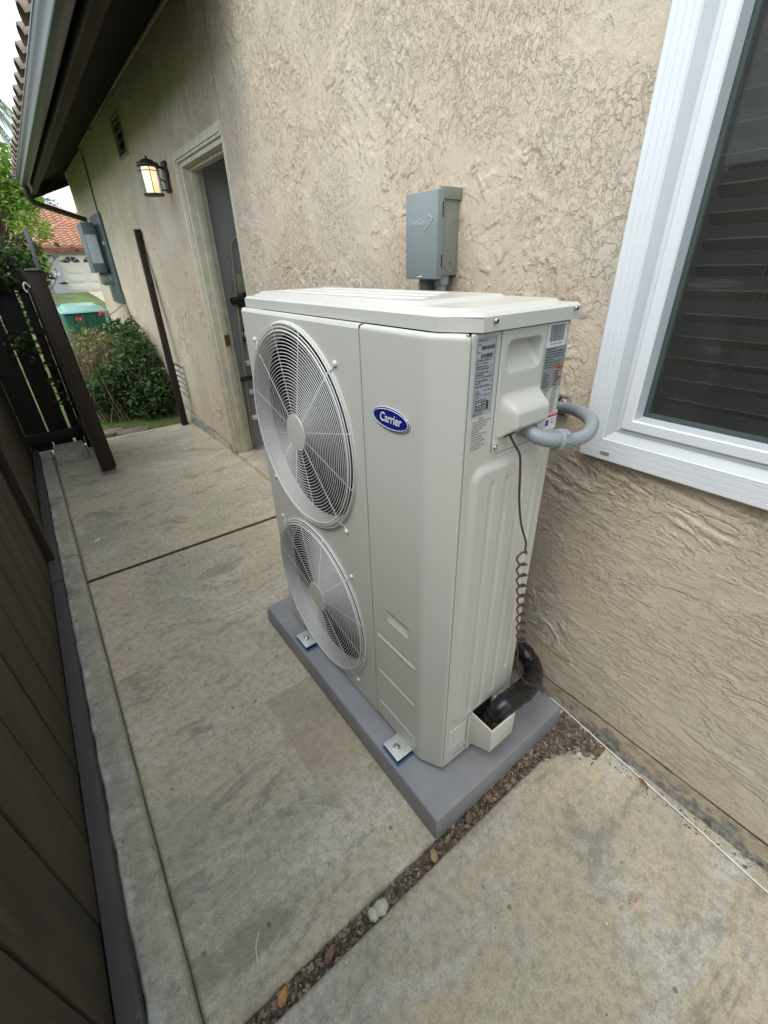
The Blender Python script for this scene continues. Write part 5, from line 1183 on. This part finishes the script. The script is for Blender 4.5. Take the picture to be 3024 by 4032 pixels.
# white stone
def rock(name, c_, r_, m, lab):
    bm = bmesh.new(); bmesh.ops.create_icosphere(bm, subdivisions=3, radius=1)
    for v_ in bm.verts:
        k_ = 1 + .35 * (float(fbm(np.array([v_.co.x * 2 + 5]), np.array([v_.co.y * 2 + v_.co.z * 1.7 + 3]), 80)[0]) - .5) * 2; v_.co = Vector((c_[0] + v_.co.x * r_[0] * k_, c_[1] + v_.co.y * r_[1] * k_, c_[2] + v_.co.z * r_[2] * k_))
    me = bpy.data.meshes.new(name); bm.to_mesh(me); bm.free(); me.polygons.foreach_set('use_smooth', [True] * len(me.polygons)); o = link(name, me, m); return tag(o, lab, 'stone')
rock('stone', (-.300, -.126, -.004), (.021, .020, .016), M_ROCK, 'rounded white stone lodged in the gap between the slabs')
rock('stone', (-.322, -.124, -.006), (.016, .017, .014), M_ROCK, 'second white stone touching the left side of the bigger one')
# litter twigs / petals
tag(MB().tube(smoothp([(-.60, -.03, .006), (-.592, .0, .007), (-.575, .022, .006)]), .0009, 5).build('straw', M_WCAB), 'short pale straw on the walkway edge at the bottom left', 'straw')
tag(MB().tube(smoothp([(.22, -.52, .003), (.232, -.517, .003), (.236, -.528, .003), (.25, -.527, .003)]), .0007, 5).build('twig', M_RED), 'tiny red thread on the near slab', 'thread')
tag(MB().prism([(-.645, 2.42), (-.61, 2.425), (-.615, 2.445), (-.64, 2.44)], lambda x, y: (x, y, .0015), lambda x, y: (x, y, .003)).build('white_petal', M_WHITE), 'white petal lying on the far slab near the curb', 'petal')

# ------------------------------------------------------------------ neighbour's house and trees
nb_ = empty('neighbour_house', (4, 37, .37), 'distant house with orange tiled roof and cream garage door', 'house')
HG = .36
def px_(x): return x
MB().box(1.55, 2.30, 36.02, 37, HG, 2.66).box(2.30, 9.5, 36.30, 37, 2.42, 2.66).box(6.9, 9.5, 36.02, 37, HG, 2.42).box(-3.0, 1.55, 36.8, 37.4, HG, 2.66).build('wall', M_HW, nb_)
gd = MB().box(2.30, 6.9, 36.20, 36.30, HG, 2.42).build('garage_door', M_GD, nb_)
pn = MB()
for i in range(4):
    for j in range(4):
        x0 = 2.48 + i * 1.1; z0 = HG + .10 + j * .50
        if j == 3: continue
        pn.box(x0, x0 + .92, 36.17, 36.20, z0, z0 + .36)
pn.build('door_panel', M_GD, gd, .03)
fn = MB()
for i in range(4):
    cx = 2.94 + i * 1.1; cz = HG + 1.66
    for k_ in range(4):
        a0, a1 = PI * k_ / 4 + .06, PI * (k_ + 1) / 4 - .06; A = [(cx + r * math.cos(a) * 1.0, 36.185, cz + r * math.sin(a) * .75) for r, a in ((.12, a0), (.46, a0), (.46, (a0 + a1) / 2), (.46, a1), (.12, a1))]
        fn.add(A, [(0, 1, 2, 3, 4)])
fn.build('pane', M_GLD, gd)
MB().box(1.2, 9.8, 35.72, 35.86, 2.60, 2.86).box(1.2, 9.8, 35.86, 36.4, 2.60, 2.66).box(-3.4, 1.2, 36.3, 36.5, 2.60, 2.86).build('fascia', M_FASC, nb_)
MB().box(1.85, 2.10, 35.96, 36.02, 1.35, 1.50).build('house_plate', M_LBLW, nb_)
def slope(name, org, du, dv, nu, nv, pitch, course, amp): return tilefield(name, org, du, dv, nu, nv, pitch, course, amp, M_TILE, nb_, 8)
def tri_roof(name, a, b_, c_, pitch=.42, course=.42, amp=.10):
    # eave a->b, apex c; tile rows clipped to the triangle
    a, b_, c_ = Vector(a), Vector(b_), Vector(c_); du = (b_ - a).normalized(); nrm = (b_ - a).cross(c_ - a).normalized(); dv = nrm.cross(du).normalized()
    H = (c_ - a).dot(dv); cu_ = (c_ - a).dot(du); L = (b_ - a).length; nu = int(L / pitch); nv = int(H / course); res = 8
    vs_ = []; fs = []
    U = np.linspace(0, L, nu * res + 1); wave = np.abs(np.sin(PI * U / pitch)) ** .8
    for i, u_ in enumerate(U): vs_.append(a + du * u_ - nrm * .22)
    for j in range(nv):
        for (v_, lift) in ((j * course, 1.35), ((j + 1) * course, 1.0)):
            lo = cu_ * v_ / H; hi = L - (L - cu_) * v_ / H
            for i, u_ in enumerate(U):
                uc = min(max(u_, lo), hi); hh = amp * wave[i] * 1.0 + (.07 if lift > 1.1 else 0.0); hh = hh if lo < u_ < hi else 0.02
                vs_.append(a + du * uc + dv * v_ + nrm * hh)
    k_ = len(U)
    for j in range(nv):
        r0 = (2 * j + 1) * k_; r1 = r0 + k_
        for i in range(k_ - 1):
            fs.append((r0 + i, r0 + i + 1, r1 + i + 1, r1 + i))
            fs.append((r0 - k_ + i, r0 - k_ + i + 1, r0 + i + 1, r0 + i))
    m_ = MB(); m_.add(vs_, fs); return m_.build(name, M_TILE, nb_, fix=False)
# garage hip (right) and main hip (left, behind)
tri_roof('roof', (.9, 35.7, 2.86), (9.9, 35.7, 2.86), (5.4, 42.6, 5.3))
tri_roof('roof', (-5.2, 36.3, 2.86), (8.6, 36.3, 2.86), (1.9, 43.5, 6.0), .42, .42, .10)
tri_roof('roof', (9.9, 35.7, 2.86), (9.9, 50, 2.86), (5.4, 42.6, 5.3))
MB().tube([(.9, 35.7, 2.95), (5.4, 42.6, 5.4), (9.9, 35.7, 2.95)], .12, 8).build('roof_ridge', M_TILE, nb_, smooth=True)
MB().tube([(1.9, 43.5, 6.1), (8.6, 36.3, 2.95)], .13, 8).build('roof_ridge', M_TILE, nb_, smooth=True)
MB().box(-5, 9.7, 37.0, 49, 2.5, 2.8).box(9.3, 9.5, 37, 48, HG, 2.6).build('wall', M_HW, nb_)
def tree(name, base, trunk, blobs, nleaf, L, W, m, lab, cat='tree', trr=.12):
    t = empty(name, base, lab, cat); mb_ = MB(); mb_.tube(smoothp(trunk, 5), [trr * (1 - .6 * i / (len(smoothp(trunk, 5)) - 1)) for i in range(len(smoothp(trunk, 5)))], 8)
    top_ = Vector(trunk[-1])
    for (c_, r_, k_) in blobs: mb_.tube([Vector(trunk[-2]), (Vector(trunk[-2]) + Vector(c_)) / 2 + Vector((0, 0, .1)), Vector(c_)], [trr * .4, trr * .25, trr * .08], 5)
    mb_.build('trunk', M_BARK, t, smooth=True)
    mb2 = MB()
    for (c_, r_, k_) in blobs: leafcloud(mb2, blob(k_, c_, r_, .45), L, W)
    mb2.build('crown', m, t, fix=False); return t
bl_ = [((-.4 + random.uniform(-.9, .75), 13.5 + random.uniform(-.6, .6), 2.1 + random.uniform(0, 1.55)), (.38, .38, .30), 300) for q in range(15)] + [((-.1, 13.5, 1.7), (.5, .4, .35), 420), ((.02, 13.4, 3.0), (.42, .4, .35), 350)]
tree('tree', (-.9, 13.6, 0), [(-.9, 13.6, -.05), (-.8, 13.6, 1.0), (-.5, 13.5, 1.8), (-.4, 13.5, 2.5)], bl_, 0, .11, .06, M_LFT, 'bright green feathery tree behind the fence at the left edge')
pl = empty('palm_tree', (-1.2, 12, 0), 'palm fronds hanging in front of the sky at the upper left edge', 'palm tree')
MB().tube([(-1.3, 11.9, -.05), (-1.1, 11.9, 2.2), (-.75, 11.9, 4.3)], [.16, .14, .12], 10).build('trunk', M_BARK, pl, smooth=True)
for q in range(13):
    a = q * 2 * PI / 13 + .2; L_ = random.uniform(1.4, 1.8); fr_ = []
    for i in range(15):
        t = i / 14; fr_.append(Vector((-.75 + math.cos(a) * L_ * t, 11.9 + math.sin(a) * L_ * t, 4.3 + .45 * math.sin(PI * t * .9) - 1.35 * t * t)))
    m_ = MB(); m_.tube(fr_, [.014 * (1 - .7 * i / 14) for i in range(15)], 5)
    for i in range(1, 60):
        t = i / 60; k_ = t * 14; i0 = min(13, int(k_)); p_ = fr_[i0].lerp(fr_[i0 + 1], k_ - i0); d = (fr_[i0 + 1] - fr_[i0]).normalized(); s_ = d.cross(Vector((0, 0, 1))).normalized(); ll = .55 * math.sin(PI * min(.97, .12 + t * .85))
        for sg in (-1, 1):
            e_ = p_ + (s_ * sg * .45 + d * .6 + Vector((0, 0, -.75))).normalized() * ll; w2 = d * .012
            m_.add([p_ - w2, p_ + w2, (p_ + e_) / 2 + w2 + Vector((0, 0, .02)), e_, (p_ + e_) / 2 - w2 + Vector((0, 0, .02))], [(0, 1, 2, 3, 4)])
    m_.build('frond', M_PALM, pl, fix=False)
bl2 = [((3.2 + random.uniform(-1.2, 1.0), 47 + random.uniform(-1, 1), 5.0 + random.uniform(0, 2.0)), (.6, .5, .45), 110) for q in range(12)]
tree('tree', (3.0, 47, .3), [(3.0, 47, .3), (3.0, 47, 2.6), (3.1, 47, 4.2), (3.2, 47, 6)], bl2, 0, .22, .06, leafm("leaf_far", (.10, .13, .07), (.16, .20, .11), (.22, .26, .16)), 'thin feathery tree behind the neighbouring roof', 'tree', .2)
bl3 = [((-2.5 + random.uniform(-2.6, 2.4), 30 + random.uniform(-1, 1), 2.2 + random.uniform(0, 3.0)), (.9, .9, .8), 260) for q in range(14)]
tree('tree', (-2.5, 30, .3), [(-2.5, 30, .3), (-2.5, 30, 1.5), (-2.4, 30, 3), (-2.4, 30, 4)], bl3, 0, .2, .11, M_LFT, 'rounded green tree across the street behind the fence', 'tree', .2)
bl4 = [((-.9 + random.uniform(-.8, .55), 9.4 + random.uniform(-.4, .4), .45 + random.uniform(0, .6)), (.35, .3, .28), 160) for q in range(9)]
hb_ = empty('hedge', (-.9, 9.4, 0), 'low green hedge seen through the picket gaps', 'hedge'); mb = MB()
for (c_, r_, k_) in bl4: leafcloud(mb, blob(k_, c_, r_, .5), .08, .05)
mb.build('leaves', M_LF, hb_, fix=False)
